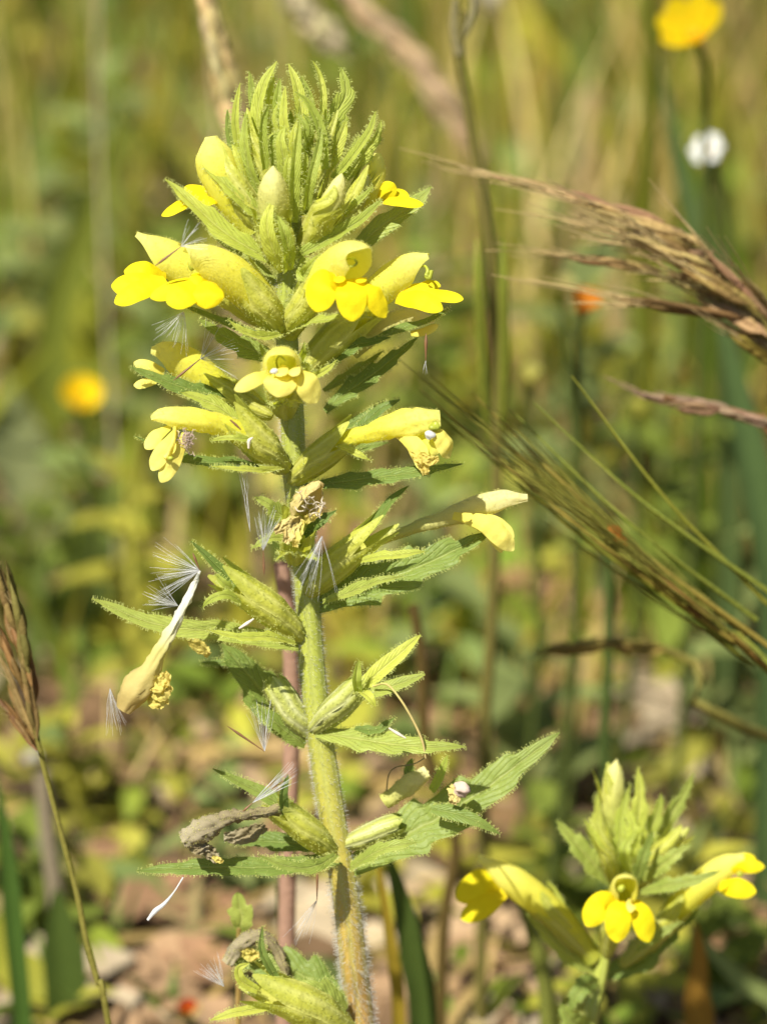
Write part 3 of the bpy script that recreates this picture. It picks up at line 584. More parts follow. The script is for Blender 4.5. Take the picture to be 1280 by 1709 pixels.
# --- right side below (R5)
at('R5')
calyx(plant, [(70, 480, 0), (200, 370, -3), (280, 305, -4), (400, 210, -5)], 66, 82, tooth=.36, flare=.1)
f7 = shell(plant, [(150, 420, -2), (300, 300, -4), (420, 250, -6), (580, 205, -8), (720, 180, -9), (798, 175, -9)], [40, 46, 46, 68, 82, 40], [40, 46, 46, 70, 76, 36], [180, 180, 180, 155, 125, 105], V(-.2, -.2, .95), wr=9, wsc=650, lip=.08)
petal(f7, [(560, 230, -8), (640, 270, -10), (690, 330, -11), (725, 430, -11)], 46, V(-.3, -.9, .3), 'lip_pale', 'obov', wave=.2); crumple(f7, [(660, 320, -11), (710, 370, -12), (728, 445, -12)], 30, 'wither_y'); petal(f7, [(740, 190, -9), (790, 240, -11), (825, 300, -11), (843, 364, -10)], 46, V(.4, -.85, .3), 'lip_pale', 'obov', wave=.2); petal(f7, [(660, 230, -8), (740, 290, -10), (790, 340, -10)], 66, V(.1, -.95, .2), 'hood', wave=.15)
crumple(f7, [(700, 340, -12), (745, 375, -12.5), (792, 365, -12)], 22, 'wither_y')
blob(f7, Q((770, 210, -11)), mm(24), 'stigma', 'stigma', (1.2, 1, .9), .5)
blob(f7, Q((745, 255, -11.5)), mm(20), 'pappus', 'anther', (1.2, 1, .9), .7)
A2([(380, 260, -4), (450, 180, -4), (520, 120, -4), (604, 78, -4)], 34, V(-.3, -.6, .7), teeth=0, prof='linear')
A2([(300, 300, -6), (350, 320, -8), (400, 345, -9), (465, 375, -9)], 26, V(.2, -.6, .7), 'bract', teeth=2, fold=.4)
A2([(330, 330, 1), (420, 310, 2), (480, 300, 2), (548, 285, 2)], 30, V(0, -.5, .8), teeth=0)
A2([(150, 500, 0), (380, 470, -3), (650, 435, -5), (915, 388, -5)], 54, V(0, -.5, .85), 'leaf', teeth=5, tooth=.25, fold=.15)
calyx(plant, [(150, 1020, 0), (290, 885, -2), (380, 805, -3), (560, 660, -4)], 84, 84, tooth=.42, flare=.1)
f8 = shell(plant, [(460, 780, 2), (620, 720, 3), (780, 670, 3), (930, 620, 3), (1080, 575, 2), (1222, 562, 2)], [24, 28, 36, 56, 66, 22], [24, 30, 40, 64, 66, 26], [180, 180, 180, 165, 115, 80], V(-.15, -.2, .95), 'pale', wr=5, wsc=600)
petal(f8, [(860, 640, 0), (1010, 675, -2), (1090, 740, -2), (1155, 812, -1)], 52, V(-.1, -.85, .5), 'lip_pale', 'obov', wave=.14); petal(f8, [(880, 650, 2), (1010, 690, 0), (1065, 750, 0), (1095, 822, 1)], 42, V(-.4, -.8, .4), 'lip_pale', 'obov', wave=.14); petal(f8, [(920, 630, 2), (1050, 670, 0), (1110, 710, 0), (1155, 750, 0)], 40, V(.1, -.8, .5), 'lip_pale', 'obov')
A2([(420, 760, -2), (500, 650, -3), (560, 570, -3), (646, 496, -3)], 34, V(-.4, -.5, .75), prof='linear', teeth=0)
A2([(420, 860, -5), (520, 840, -7), (620, 830, -8), (728, 816, -8)], 30, V(0, -.6, .8), 'bract', 'linear', 2, fold=.4)
A2([(170, 1090, 1), (420, 990, 0), (720, 880, 0), (1050, 720, 2)], 118, V(-.15, -.75, .65), 'leaf', 'lance', 5, tooth=.35, fold=.35)
A2([(230, 1060, -3), (400, 1000, -6), (500, 960, -8), (625, 935, -8)], 38, V(0, -.6, .8), 'leaf2', 'lance', 3, fold=.4)

# --- left middle (R6)
at('R6')
calyx(plant, [(1110, 560, 0), (950, 420, -3), (830, 330, -4), (670, 220, -5)], 92, 92, tooth=.3, flare=.1)
A2([(780, 290, -3), (690, 210, -3), (610, 130, -3), (545, 70, -3)], 44, V(.4, -.6, .7), prof='tooth', teeth=0)
A2([(800, 380, -6), (730, 345, -8), (660, 360, -9), (598, 412, -9)], 34, V(.1, -.6, .8), 'bract', teeth=2, fold=.4, curl=.5)
A2([(760, 330, -6), (720, 290, -7), (690, 260, -7), (665, 235, -7)], 26, V(.3, -.8, .4), 'bract', teeth=2, fold=.4)
A2([(1090, 600, 0), (760, 540, -3), (360, 490, -5), (42, 362, -5)], 62, V(.15, -.6, .8), 'leaf2', 'linear', 4, tooth=.15, fold=.25)
A2([(1075, 590, -3), (940, 560, -7), (800, 560, -9), (620, 520, -9)], 40, V(.1, -.5, .85), 'bract', teeth=4, fold=.5, curl=.5)
A2([(1110, 1095, 4), (1000, 960, 5), (860, 780, 6), (700, 590, 7)], 130, V(.5, -.7, .4), 'leaf', 'lance', 3, tooth=.2, fold=.2)
A2([(1125, 1110, 1), (1060, 1060, 0), (960, 980, -1), (872, 905, -1)], 54, V(.3, -.7, .6), 'leaf2', 'lance', 2, fold=.3)
A2([(830, 720, 7), (740, 690, 7), (660, 690, 7), (588, 688, 7)], 26, V(.1, -.6, .8), 'leaf', teeth=0)
calyx(plant, [(1150, 1060, 2), (1080, 970, 1), (1020, 880, 1), (950, 760, 1)], 88, 80, tooth=.12, flare=-.5, mat='capsule', bulge=.2)
crumple(plant, [(530, 570, 3), (590, 610, 3), (640, 650, 3)], 30, 'wither_y', 'withered_flower')

# --- right, lower (R8)
at('R8')
calyx(plant, [(110, 530, 0), (220, 430, -3), (280, 370, -4), (350, 300, -5)], 66, 66, tooth=.22, flare=-.1, mat='capsule', bulge=.2)
A2([(310, 360, -4), (420, 260, -4), (500, 190, -4), (592, 105, -3)], 44, V(-.3, -.7, .6), 'bract', 'linear', 0, fold=.35)
A2([(350, 370, -5), (440, 345, -6), (520, 315, -6), (612, 280, -6)], 36, V(-.1, -.6, .8), 'leaf2', 'linear', 0, fold=.3)
A2([(315, 360, -6), (305, 310, -7), (310, 260, -7), (318, 216, -7)], 26, V(.4, -.8, .3), 'bract', 'linear', 0, fold=.4)
A2([(330, 360, -6), (350, 370, -8), (370, 390, -9), (392, 425, -9)], 26, V(.2, -.7, .6), 'bract', 'linear', 0, fold=.4)
A2([(130, 540, -1), (350, 575, -5), (560, 600, -8), (796, 603, -8)], 62, V(0, -.6, .8), 'leaf2', 'lance', 5, tooth=.25, fold=.2)
A2([(300, 520, -3), (400, 530, -5), (440, 500, -5), (480, 470, -5)], 26, V(0, -.6, .8), 'leaf', teeth=2)
tube(plant, [Q((380, 335, -6)), Q((440, 325, -8)), Q((500, 390, -9)), Q((560, 490, -9)), Q((600, 580, -9)), Q((614, 655, -9))], [.00015, .00016, .00018, .0002, .0002, .0001], 'wither', 'style', 6, 24)
calyx(plant, [(230, 1050, 1), (330, 1010, 0), (410, 975, 0), (520, 935, 0)], 58, 62, tooth=.12, flare=-.4, mat='capsule', bulge=.15)
A2([(270, 1150, 1), (520, 1000, 0), (820, 830, 0), (1210, 540, 1)], 118, V(-.25, -.75, .6), 'leaf2', 'lance', 5, tooth=.3, fold=.2)
A2([(280, 1140, -2), (360, 1090, -5), (450, 1050, -7), (575, 1030, -7)], 40, V(0, -.55, .8), 'leaf2', 'linear', 3, fold=.3)
A2([(640, 880, -3), (740, 900, -4), (850, 940, -5), (945, 992, -5)], 40, V(0, -.6, .75), 'leaf', 'lance', 0)
A2([(640, 800, 0), (670, 750, -1), (690, 700, -1), (712, 640, -1)], 24, V(-.4, -.8, .4), 'bract', 'linear', 0)
A2([(540, 760, 3), (540, 720, 3), (545, 690, 3), (555, 655, 3)], 26, V(-.4, -.8, .4), 'leaf', 'linear', 0)
shell(plant, [(430, 850, 3), (500, 800, 3), (570, 750, 3), (625, 715, 3)], [34, 46, 50, 30], [34, 46, 50, 30], [180, 160, 140, 140], V(-.4, -.3, .85), 'pale', 'withered_flower', wr=5)
tube(plant, [Q((440, 800, 2)), Q((450, 730, 1)), Q((480, 695, 0)), Q((560, 680, -2)), Q((615, 650, -5))], [.0001] * 5, 'brown', 'style', 6, 20)
w5 = crumple(plant, [(720, 780, -4), (745, 810, -5), (735, 860, -5)], 28, 'wither', 'withered_flower'); blob(w5, Q((775, 790, -5)), mm(34), 'fluff', 'anther', (1.1, 1, .9), .6)

# --- left, lower (R7)
at('R7')
calyx(plant, [(1030, 620, 0), (910, 520, -3), (820, 450, -4), (700, 360, -5)], 84, 84, tooth=.24, flare=.05)
A2([(780, 420, -6), (770, 350, -7), (775, 290, -7), (795, 220, -7)], 28, V(.4, -.8, .3), 'leaf', 'linear', 0, fold=.4)
A2([(800, 400, -2), (670, 320, -2), (540, 255, -2), (412, 192, -2)], 52, V(.3, -.65, .7), 'leaf2', 'tooth', 0, fold=.3)
A2([(1060, 650, 0), (760, 690, -3), (380, 695, -5), (25, 712, -5)], 64, V(0, -.45, .9), 'leaf', 'linear', 5, tooth=.2, fold=.25)
A2([(1040, 630, -3), (930, 690, -9), (800, 690, -11), (640, 630, -11)], 44, V(0, -.6, .8), 'leaf2', 'lance', 3, fold=.3)
A2([(1000, 590, 2), (820, 570, 3), (650, 560, 3), (480, 560, 3)], 62, V(0, -.6, .8), 'leaf', 'lance', 3)
w2 = shell(plant, [(760, 400, -5), (600, 425, -7), (480, 445, -8), (370, 500, -9), (262, 560, -9)], [30, 34, 42, 74, 58], [28, 32, 44, 76, 46], [180, 180, 180, 150, 130], V(.1, -.2, .95), 'brown', 'withered_flower', wr=14, wsc=1300)
crumple(w2, [(360, 570, -9), (390, 610, -9), (440, 665, -9)], 32, 'brown'); crumple(w2, [(410, 640, -10), (440, 655, -10), (465, 668, -10)], 14, 'wither_y'); crumple(w2, [(290, 590, -9), (340, 600, -10), (390, 590, -9)], 26, 'brown')
crumple(plant, [(680, 480, -3), (580, 530, -2), (470, 540, -2)], 40, 'brown', 'withered_flower')
calyx(plant, [(1120, 1560, 1), (950, 1440, -3), (800, 1360, -5), (580, 1270, -6)], 120, 120, tooth=.3, flare=.1)
A2([(640, 1320, -6), (560, 1270, -7), (545, 1210, -7), (600, 1180, -7)], 30, V(.2, -.8, .5), 'bract', 'linear', 0, fold=.4)
A2([(760, 1300, -6), (700, 1200, -7), (660, 1110, -7), (664, 990, -6)], 26, V(.5, -.8, .3), 'leaf', 'linear', 0, fold=.4)
A2([(700, 1400, -7), (600, 1420, -8), (500, 1440, -9), (398, 1472, -9)], 30, V(0, -.6, .8), 'bract', 'linear', 0, fold=.3)
A2([(1090, 1400, 2), (920, 1270, 3), (720, 1190, 4), (490, 1170, 5)], 110, V(.25, -.75, .6), 'leaf', 'ovate', 5, tooth=.4, fold=.2)
A2([(1090, 1420, -1), (1000, 1350, -3), (920, 1310, -4), (820, 1290, -4)], 70, V(.2, -.75, .6), 'leaf2', 'ovate', 3)
w6 = shell(plant, [(800, 1280, 2), (740, 1120, 3), (660, 1045, 3), (560, 1080, 3), (490, 1180, 3)], [26, 34, 40, 50, 40], [26, 34, 40, 50, 40], [180, 180, 170, 140, 130], V(0, -.2, 1), 'brown', 'withered_flower', wr=12, wsc=1300)
crumple(w6, [(570, 1110, 2), (600, 1140, 2), (650, 1140, 2)], 32, 'wither_y')
hair_mesh('main', plant, 'glandular_hairs', 'hair', True); hair_mesh('main_fine', plant, 'flower_down', 'down', True); hair_mesh('stem', plant, 'stem_hairs', 'whitehair', False)

# ------------------------------------------------------------------ the smaller plant
D2 = 34
at('S1', D2)
b2 = P(740 + 575 * .421875, 1240 + 1112 * .421875, D2) + np.array([-.004, .004, 0]); b2z = b2.copy(); b2z[2] = 0
plant2 = empty('bartsia_plant', b2z, 'shorter plant with three open yellow flowers spread under a compact pale leafy tip', 'plant')
HK[0] = 'second'
tube(plant2, [Q((700, 330)), Q((685, 500)), Q((655, 700)), Q((628, 880)), Q((602, 1000)), Q((578, 1112)), b2z + np.array([.001, 0, .03]), b2z - np.array([0, 0, .01])], [.0009, .001, .0011, .0012, .0012, .0013, .0014, .0015], 'stem', 'stem', 14, 60)
def B2(pts, hw, N=None, mat='leaf2', prof='lance', teeth=4, **k):
    k.setdefault('hair', .5); return leaf(plant2, pts, hw, V(0, -.8, .5) if N is None else N, mat, prof, teeth, name='bract', **k)
sl_ = shell(plant2, [(590, 850), (480, 720, -2), (370, 620, -3), (250, 530, -4), (135, 455, -4)], [45, 55, 62, 62, 14], [45, 58, 68, 66, 16], [180, 180, 165, 120, 90], V(.4, -.25, .9), hair=.4)
petal(sl_, [(250, 560, -4), (150, 560, -6), (52, 620, -6)], 64, V(-.45, -.8, .3)); petal(sl_, [(240, 590, -6), (150, 650, -8), (68, 695, -8)], 48, V(-.15, -.8, .6)); petal(sl_, [(230, 560, 0), (150, 530, 0), (90, 550, 0)], 40, V(-.2, -.7, .6))
calyx(plant2, [(605, 870), (490, 750, -2), (420, 670, -3), (360, 590, -3)], 50, 64, tooth=.3, hair=.4)
B2([(480, 680, 0), (450, 620, 0), (430, 580, 0), (408, 545, 0)], 22, mat='bract', prof='linear', teeth=0)
B2([(600, 910, 0), (500, 840, -2), (410, 760, -3), (325, 672, -3)], 46, V(.3, -.7, .6))
sm = shell(plant2, [(655, 740, 0), (690, 650, -5), (710, 590, -9), (716, 570, -12), (718, 562, -14)], [40, 52, 60, 56, 42], [40, 52, 64, 62, 46], [180, 180, 172, 150, 140], V(0, .35, .95), hair=.4, beak=.7)
petal(sm, [(680, 625, -12), (620, 640, -14), (565, 725, -14)], 54, V(-.25, -.9, .3)); petal(sm, [(700, 625, -12), (692, 680, -15), (685, 790, -15)], 56, V(0, -.9, .4)); petal(sm, [(750, 625, -12), (785, 680, -14), (812, 788, -14)], 50, V(.3, -.9, .3))
blob(sm, Q((703, 575, -14)), mm(16), 'stigma', 'stigma'); petal(sm, [(740, 630, -12), (742, 640, -15), (738, 670, -16)], 22, None, 'lip_pale')
calyx(plant2, [(640, 850, 0), (660, 740, -3), (690, 670, -6), (705, 600, -8)], 48, 62, tooth=.3, hair=.4)
sr_ = shell(plant2, [(800, 800, 3), (910, 670, 2), (1010, 570, 1), (1110, 495, 0), (1200, 452, 0)], [45, 52, 60, 58, 16], [45, 54, 62, 60, 18], [180, 180, 165, 120, 100], V(-.4, -.2, .9), hair=.4)
petal(sr_, [(1140, 510, -2), (1200, 490, -4), (1268, 490, -4)], 30, V(.3, -.8, .4)); petal(sr_, [(1090, 560, -3), (1150, 570, -6), (1235, 590, -6)], 44, V(.15, -.8, .5)); petal(sr_, [(1150, 480, 0), (1190, 465, -1), (1235, 462, -1)], 30, V(.2, -.8, .5))
blob(sr_, Q((1170, 520, -4)), mm(14), 'stigma', 'stigma')
calyx(plant2, [(700, 880, 2), (830, 760, 2), (900, 690, 1), (960, 600, 1)], 50, 60, tooth=.3, hair=.4)
def bud2(pts, r): shell(plant2, pts, np.array([.5, .65, .8, .9, .97, 1, 1.02, 1, .97, .9, .74, .42, .05]) * r, np.array([.5, .65, .8, .9, .97, 1, 1.02, 1, .97, .9, .74, .42, .05]) * r * 1.04, [180] * 4, V(0, -.4, 1), 'bud', 'flower_bud', wr=3, keel=.08, hair=.3)
bud2([(670, 360, -2), (668, 230, -3), (675, 130, -3), (685, 62, -3)], 50); bud2([(810, 510, -3), (880, 420, -4), (915, 370, -4), (935, 335, -4)], 36)
calyx(plant2, [(690, 440, 0), (675, 300, -2), (668, 220, -3), (645, 90, -3)], 52, 56, tooth=.4, hair=.4); calyx(plant2, [(770, 570, 0), (840, 460, -3), (885, 410, -4), (955, 330, -4)], 50, 52, tooth=.35, hair=.4)
calyx(plant2, [(680, 560, -3), (650, 450, -6), (630, 390, -7), (590, 300, -7)], 46, 44, tooth=.4, hair=.4)
for pts, hw, N, m_ in [([(670, 560, -2), (560, 440, -4), (500, 370, -4), (443, 305, -4)], 52, V(.3, -.8, .5), 'leaf2'), ([(690, 530, -4), (620, 420, -6), (590, 360, -6), (555, 300, -6)], 30, V(.3, -.8, .5), 'bract'),
        ([(745, 500, -3), (765, 330, -5), (775, 230, -5), (768, 90, -4)], 44, V(.2, -.9, .2), 'bract'), ([(790, 480, 0), (890, 300, 0), (945, 210, 0), (990, 116, 0)], 44, V(.3, -.9, .3), 'leaf2'),
        ([(780, 470, -2), (820, 340, -3), (850, 260, -3), (860, 195, -3)], 38, V(.2, -.9, .2), 'bract'), ([(720, 470, -5), (745, 420, -7), (750, 340, -7), (720, 250, -6)], 36, V(0, -.95, .2), 'bract'),
        ([(760, 560, -6), (780, 480, -8), (800, 420, -8), (830, 345, -8)], 32, V(.2, -.9, .3), 'leaf2'), ([(740, 520, -5), (715, 440, -8), (730, 390, -8), (770, 340, -8)], 30, V(-.3, -.9, .2), 'bract'),
        ([(790, 540, -4), (880, 470, -6), (930, 430, -6), (980, 398, -6)], 36, V(-.2, -.8, .5), 'leaf2'), ([(780, 590, -5), (900, 560, -8), (1000, 540, -9), (1100, 503, -9)], 34, V(0, -.7, .7), 'leaf2'),
        ([(640, 920, 2), (760, 860, 3), (890, 740, 3), (1010, 655, 3)], 74, V(-.2, -.7, .6), 'leaf'), ([(760, 820, -2), (850, 760, -3), (900, 730, -3), (945, 705, -3)], 24, V(-.2, -.7, .6), 'leaf2'),
        ([(610, 950, -2), (560, 960, -5), (520, 1010, -6), (500, 1060, -6)], 46, V(-.3, -.8, .3), 'leaf'), ([(575, 1130, -3), (520, 1110, -6), (490, 1080, -7), (465, 1030, -7)], 56, V(-.3, -.8, .5), 'leaf2'),
        ([(700, 560, -2), (700, 420, -5), (700, 300, -5), (740, 160, -4)], 34, V(0, -.95, .2), 'bract'), ([(650, 500, 2), (615, 330, 2), (610, 250, 2), (615, 180, 2)], 30, V(-.2, -.9, .2), 'bract')]:
    B2(pts, hw, N, m_)
at('S1', D2)
hair_mesh('second', plant2, 'glandular_hairs', 'hair', True); hair_mesh('second_fine', plant2, 'flower_down', 'down', True)
HK[0] = None

# ------------------------------------------------------------------ loose bits caught on the sticky plant
at('R6')
w3 = shell(None, [(592, 225, -9), (545, 330, -11), (470, 480, -13), (400, 610, -14), (330, 740, -15), (262, 830, -15), (205, 930, -15)], [6, 26, 36, 40, 62, 104, 44], [6, 24, 32, 38, 60, 92, 40], [180, 180, 180, 180, 170, 150, 140], V(-.8, -.3, .4), 'fallen', 'fallen_corolla', wr=9, wsc=900)
tag(w3, 'fallen faded corolla, white tube ending in a tan hood, hanging from a left-side leaf'.replace('left-side', 'long narrow'), 'dead flower')
for pp in ([(340, 790, -16), (380, 800, -17), (435, 745, -17)], [(340, 830, -16), (390, 840, -17), (440, 800, -17)], [(330, 860, -15), (370, 880, -16), (430, 870, -16)]): crumple(w3, pp, 40, 'wither_y')
def seed(frame, ach0, ach1, pap, spread, n, where, k=1.35, length=None, dd=0.0, d=-10.0, ra=.00022, both=True, closed=False):
    """A composite's drift seed: slim brown achene and a fan of white bristles."""
    at(frame, dd); p0 = Q((*ach0, d)) if ach0 else None; p1 = Q((*ach1, d)); ctr = Q((*pap, d))
    root = empty('drift_seed', p1, where, 'seed')
    if ach0: tube(root, [p0, p0 * .7 + p1 * .3, p0 * .35 + p1 * .65, p1], [.00004, ra, ra * .6, .00005], 'achene', 'achene', 7, 16)
    ax = nrm(ctr - p1); L_ = np.linalg.norm(ctr - p1) * k; mb = MB()
    s = nrm(np.cross(ax, CF)); t = np.cross(ax, s)
    for k_ in range(int(n * .7)):
        a_ = random.uniform(-1, 1) * spread; b_ = random.uniform(-1, 1) * spread * .8; dv = nrm(ax * math.cos(a_) + s * math.sin(a_) + t * math.sin(b_))
        q = p1 + dv * L_ * random.uniform(.85, 1.35); sag = t * random.uniform(-.06, .06) * L_ + s * random.uniform(-.05, .05) * L_
        tube(None, [p1, (p1 + q) / 2 + sag, q], [.000022, .00002, .000013], 'pappus', '', 4, 5, mb=mb)
    tag(mb.build('bristles', M['pappus'], root), kind='stuff')
seed('R2', (398, 335), (572, 205), (665, 135), .8, 26, 'drift seed with brown achene resting across the twin flowers\' pale hood', d=-14)
seed('R2', None, (590, 640), (500, 780), .7, 26, 'loose fan of white bristles under the twin yellow flowers', d=-10)
seed('R2', (520, 1100), (700, 955), (850, 870), 1.05, 40, 'wide white-bristled drift seed in front of the half shaded flower', d=-4)
seed('R4', (858, 1420), (852, 1275), (865, 1120), .5, 34, 'upright tuft of white bristles with brown achene hanging below the withered flower', d=-18)
seed('R4', None, (775, 1165), (735, 860), .10, 9, 'long thin strand of white bristles dangling beside the bare stem', k=1.0, d=-10)
seed('R4', None, (1200, 1190), (1180, 1400), .5, 26, 'dull bristle tuft spreading below the shrivelled flower\'s calyx', d=-17)
seed('R6', (555, 130), (590, 220), (440, 210), .75, 56, 'dense white bristle tuft at the top of the fallen corolla', d=-11)
seed('R6', None, (480, 400), (380, 350), .7, 34, 'faint white bristles behind the fallen corolla\'s tube', d=-5)
seed('R6', None, (135, 820), (160, 960), .3, 26, 'white bristles touching the fallen corolla\'s hood', d=-12)
seed('R6', (730, 1010), (920, 1140), (900, 990), .35, 30, 'folded white bristle tuft under the leaf by the pale capsule', d=-6)
seed('R7', (565, 410), (615, 365), (745, 270), .22, 44, 'shining folded bristle tuft over the brown withered corolla', d=-10)
seed('R7', None, (470, 1300), (410, 1220), .5, 44, 'small white bristle tuft beside the lowest calyx', d=-4)
seed('R7', (945, 700), (942, 860), (880, 990), .3, 16, 'dark drift seed hanging head down under the stem node', d=-4)
seed('R3', (945, 740), (943, 910), (940, 960), .2, 6, 'dark brown achene floating beside the dark long leaf', d=-4, ra=.0003)
at('R7'); o = tube(None, [Q((82, 962, -8)), Q((120, 915, -8)), Q((165, 880, -8)), Q((215, 820, -8)), Q((262, 745, -8))], [.0002, .00042, .0003, .00012, .00012], 'pappus', 'white_bristle', 8, 20)[0]
tag(o, 'closed white bristle brush hanging from the tip of the folded dark leaf', 'seed')
for fr, pts, r, lab in [('R4', [(765, 670), (768, 625), (790, 605)], .0003, 'tiny pale curled husk stuck on the calyx of the flower with drooping lip'), ('R6', [(790, 515), (830, 490), (865, 465)], .0003, 'tiny cream husk lying on the bract by the upper green calyx'),
                        ('R8', [(450, 520), (490, 545), (525, 565)], .00028, 'tiny cream husk lying on the small toothed leaf by the long style'), ('R4', [(655, 500), (690, 530), (720, 560)], .0002, 'thin dark husk on the calyx above the drooping-lip flower')]:
    at(fr); o = tube(None, [Q((*p, -13)) for p in pts], [r * .5, r, r * .4], 'cream_bit' if 'dark' not in lab else 'achene', 'husk', 7, 12)[0]; tag(o, lab, 'husk')
at('R4')
mb = MB()
for k in range(90):
    c0 = Q((400 + random.gauss(0, 20), 620 + random.gauss(0, 26), -12.5 + random.gauss(0, .4))); dv = nrm(rng.normal(0, 1, 3))
    tube(None, [c0, c0 + dv * .0004 + rng.normal(0, .0002, 3), c0 + dv * .0008], [.00005, .00006, .00003], 'fluff', '', 4, 5, mb=mb)
tag(mb.build('dry_fluff', M['fluff']), 'pinkish ball of dry fluff stuck on the drooping-lip flower', 'fluff')

# ------------------------------------------------------------------ meadow behind: named stalks, ears and flowers
def cmat(c): return np.array(c, float)
def stalk(label, pts, r, colour, ypl, name='dry_stalk', cat='stalk', r_end=None, group=None, to_ground=True):
    """pts in photograph pixels from the top down; the stalk stands ypl metres behind the plant and reaches the ground."""
    pw = [G(x, y, ypl + (q[0] if q else 0)) for x, y, *q in pts]
    if to_ground and pw[-1][2] > 0: pw.append(np.array([pw[-1][0] + (pw[-1][0] - pw[-2][0]) * .3, pw[-1][1], -.008]))
    root = empty(name, pw[-1], label, cat, group)
    n_ = len(pw); rr = np.linspace(r_end or r * .7, r, n_)
    tube(root, pw, list(rr), 'spike', 'stem', 9, 10 * n_, colour=cmat(colour))
    return root, pw
def blade_obj(label, pts, hw, colour, ypl, name='grass_shoot', N=(.2, -1, .2), group='broad grass blades'):
    pw = np.array([G(x, y, ypl) for x, y in pts]); n = 24
    if pw[-1][2] > .004: pw = np.vstack([pw, [pw[-1][0] * 1.02, pw[-1][1], -.005]])
    c, _ = spline(pw, n); ts = np.linspace(0, 1, n); T = nrm(np.gradient(c, axis=0)); S = nrm(np.cross(T, nrm(N))); Nn = np.cross(S, T)
    us = np.linspace(-1, 1, 5); wv = hw * np.minimum(1, (ts * 3.2) ** .7 + .02)
    v = c[:, None] + S[:, None] * (wv[:, None] * us)[..., None] + Nn[:, None] * (wv[:, None] * np.abs(us) * .35)[..., None]
    a = np.tile(cmat(colour), (n * 5, 1)) * (1 + .12 * np.tile(np.cos(us * 9), n))[:, None]
    root = empty(name, [*pw[-1][:2], 0], label, 'grass'); MB().add(v, grid_faces(n, 5), a).build('blade', M['veg'], root); return root
def spikelet(parent, p0, p1, r, colour, awn=1.0, nawn=5, glumes=5, awncol=None):
    """Overlapping husks along a short axis, each drawn out into a bristle."""
    p0, p1 = np.asarray(p0), np.asarray(p1); ax = p1 - p0; L_ = np.linalg.norm(ax); axn = ax / L_; s = nrm(np.cross(axn, rng.normal(0, 1, 3))); t = np.cross(axn, s)
    mb = MB(); aw = MB(); c0 = cmat(colour)
    for k in range(glumes):
        q = k / glumes; sd = (s if k % 2 else -s) * r * .55 + t * random.uniform(-.4, .4) * r; b = p0 + ax * q * .55; e = b + ax * .5 + sd * .4
        cc = c0 * random.uniform(.7, 1.25); cc[1] *= random.uniform(.9, 1.1)
        tube(None, [b, b * .7 + e * .3 + sd, b * .35 + e * .65 + sd, e], [r * .25, r * .7, r * .55, r * .08], 'spike', '', 7, 12, colour=cc, mb=mb)
        if k < nawn:
            e2 = e + axn * L_ * awn * random.uniform(.6, 1.1) + rng.normal(0, .05, 3) * L_
            tube(None, [e, (e + e2) / 2 + rng.normal(0, .015, 3) * L_, e2], [max(r * .10, .00012), max(r * .08, .0001), .00005], 'spike', '', 4, 7, colour=cmat(awncol or colour) * random.uniform(.8, 1.3), mb=aw)
    o = mb.build('spikelet', M['spike'], parent)
    if aw.n: tag(aw.build('awns', M['spike'], o), kind='stuff')
    return o
# nodding brome-like ear sweeping in from the side
at('S2', 54)
ear = empty('grass_ear', np.array([.19, .10, 0]), 'large drooping purple-brown awned grass ear arching over the meadow', 'grass')
brown, purple, dark = (.58, .41, .16), (.46, .27, .14), (.22, .13, .05)
ap = [Q((330, 130)), Q((620, 205, 4)), Q((900, 300, 6)), Q((1080, 430, 8)), Q((1220, 600, 10)), Q((1330, 800, 14)), Q((1420, 1100, 20))]
ap += [np.array([ap[-1][0] + .012, ap[-1][1] + .01, .06]), np.array([ap[-1][0] + .014, ap[-1][1] + .012, -.005])]
tube(ear, ap, [.0004, .0005, .0006, .0006, .0007, .0008, .0009, .001, .001], 'spike', 'stem', 8, 70, colour=cmat((.26, .20, .05)))
for a, b, r, c in [((640, 205), (230, 105), 17, purple), ((900, 290), (420, 150), 20, purple), ((980, 330), (520, 200), 18, brown), ((1010, 360), (640, 215), 18, purple), ((1080, 420), (640, 300), 22, brown), ((1120, 470), (720, 330), 22, brown),
                   ((870, 465), (520, 410), 16, dark), ((900, 470), (640, 425), 14, brown), ((1200, 560), (820, 380), 24, brown), ((1240, 610), (930, 420), 22, (.36, .25, .08)), ((1200, 645), (680, 555), 18, dark), ((1180, 640), (780, 590), 15, dark),
                   ((1270, 690), (1000, 480), 24, brown), ((1290, 720), (1100, 540), 20, (.36, .25, .07)), ((1320, 760), (1150, 640), 20, brown), ((1300, 660), (1020, 350), 20, purple), ((1330, 820), (1130, 690), 20, (.33, .25, .05)), ((1340, 700), (1180, 470), 22, brown)] + [((1040 + 300 * q_, 370 + 420 * q_ + 30 * math.sin(k_ * 2.1)), (760 + 360 * q_, 300 + 330 * q_ + 60 * math.sin(k_ * 1.3)), 22, [brown, (.42, .30, .12), purple, (.38, .27, .08), dark][k_ % 5]) for k_, q_ in enumerate(np.linspace(0, 1, 16))]:
    spikelet(ear, Q((*a, random.uniform(-3, 9))), Q((*b, random.uniform(-6, 9))), mm(r), c, .8, 6, 6, (.62, .47, .22))
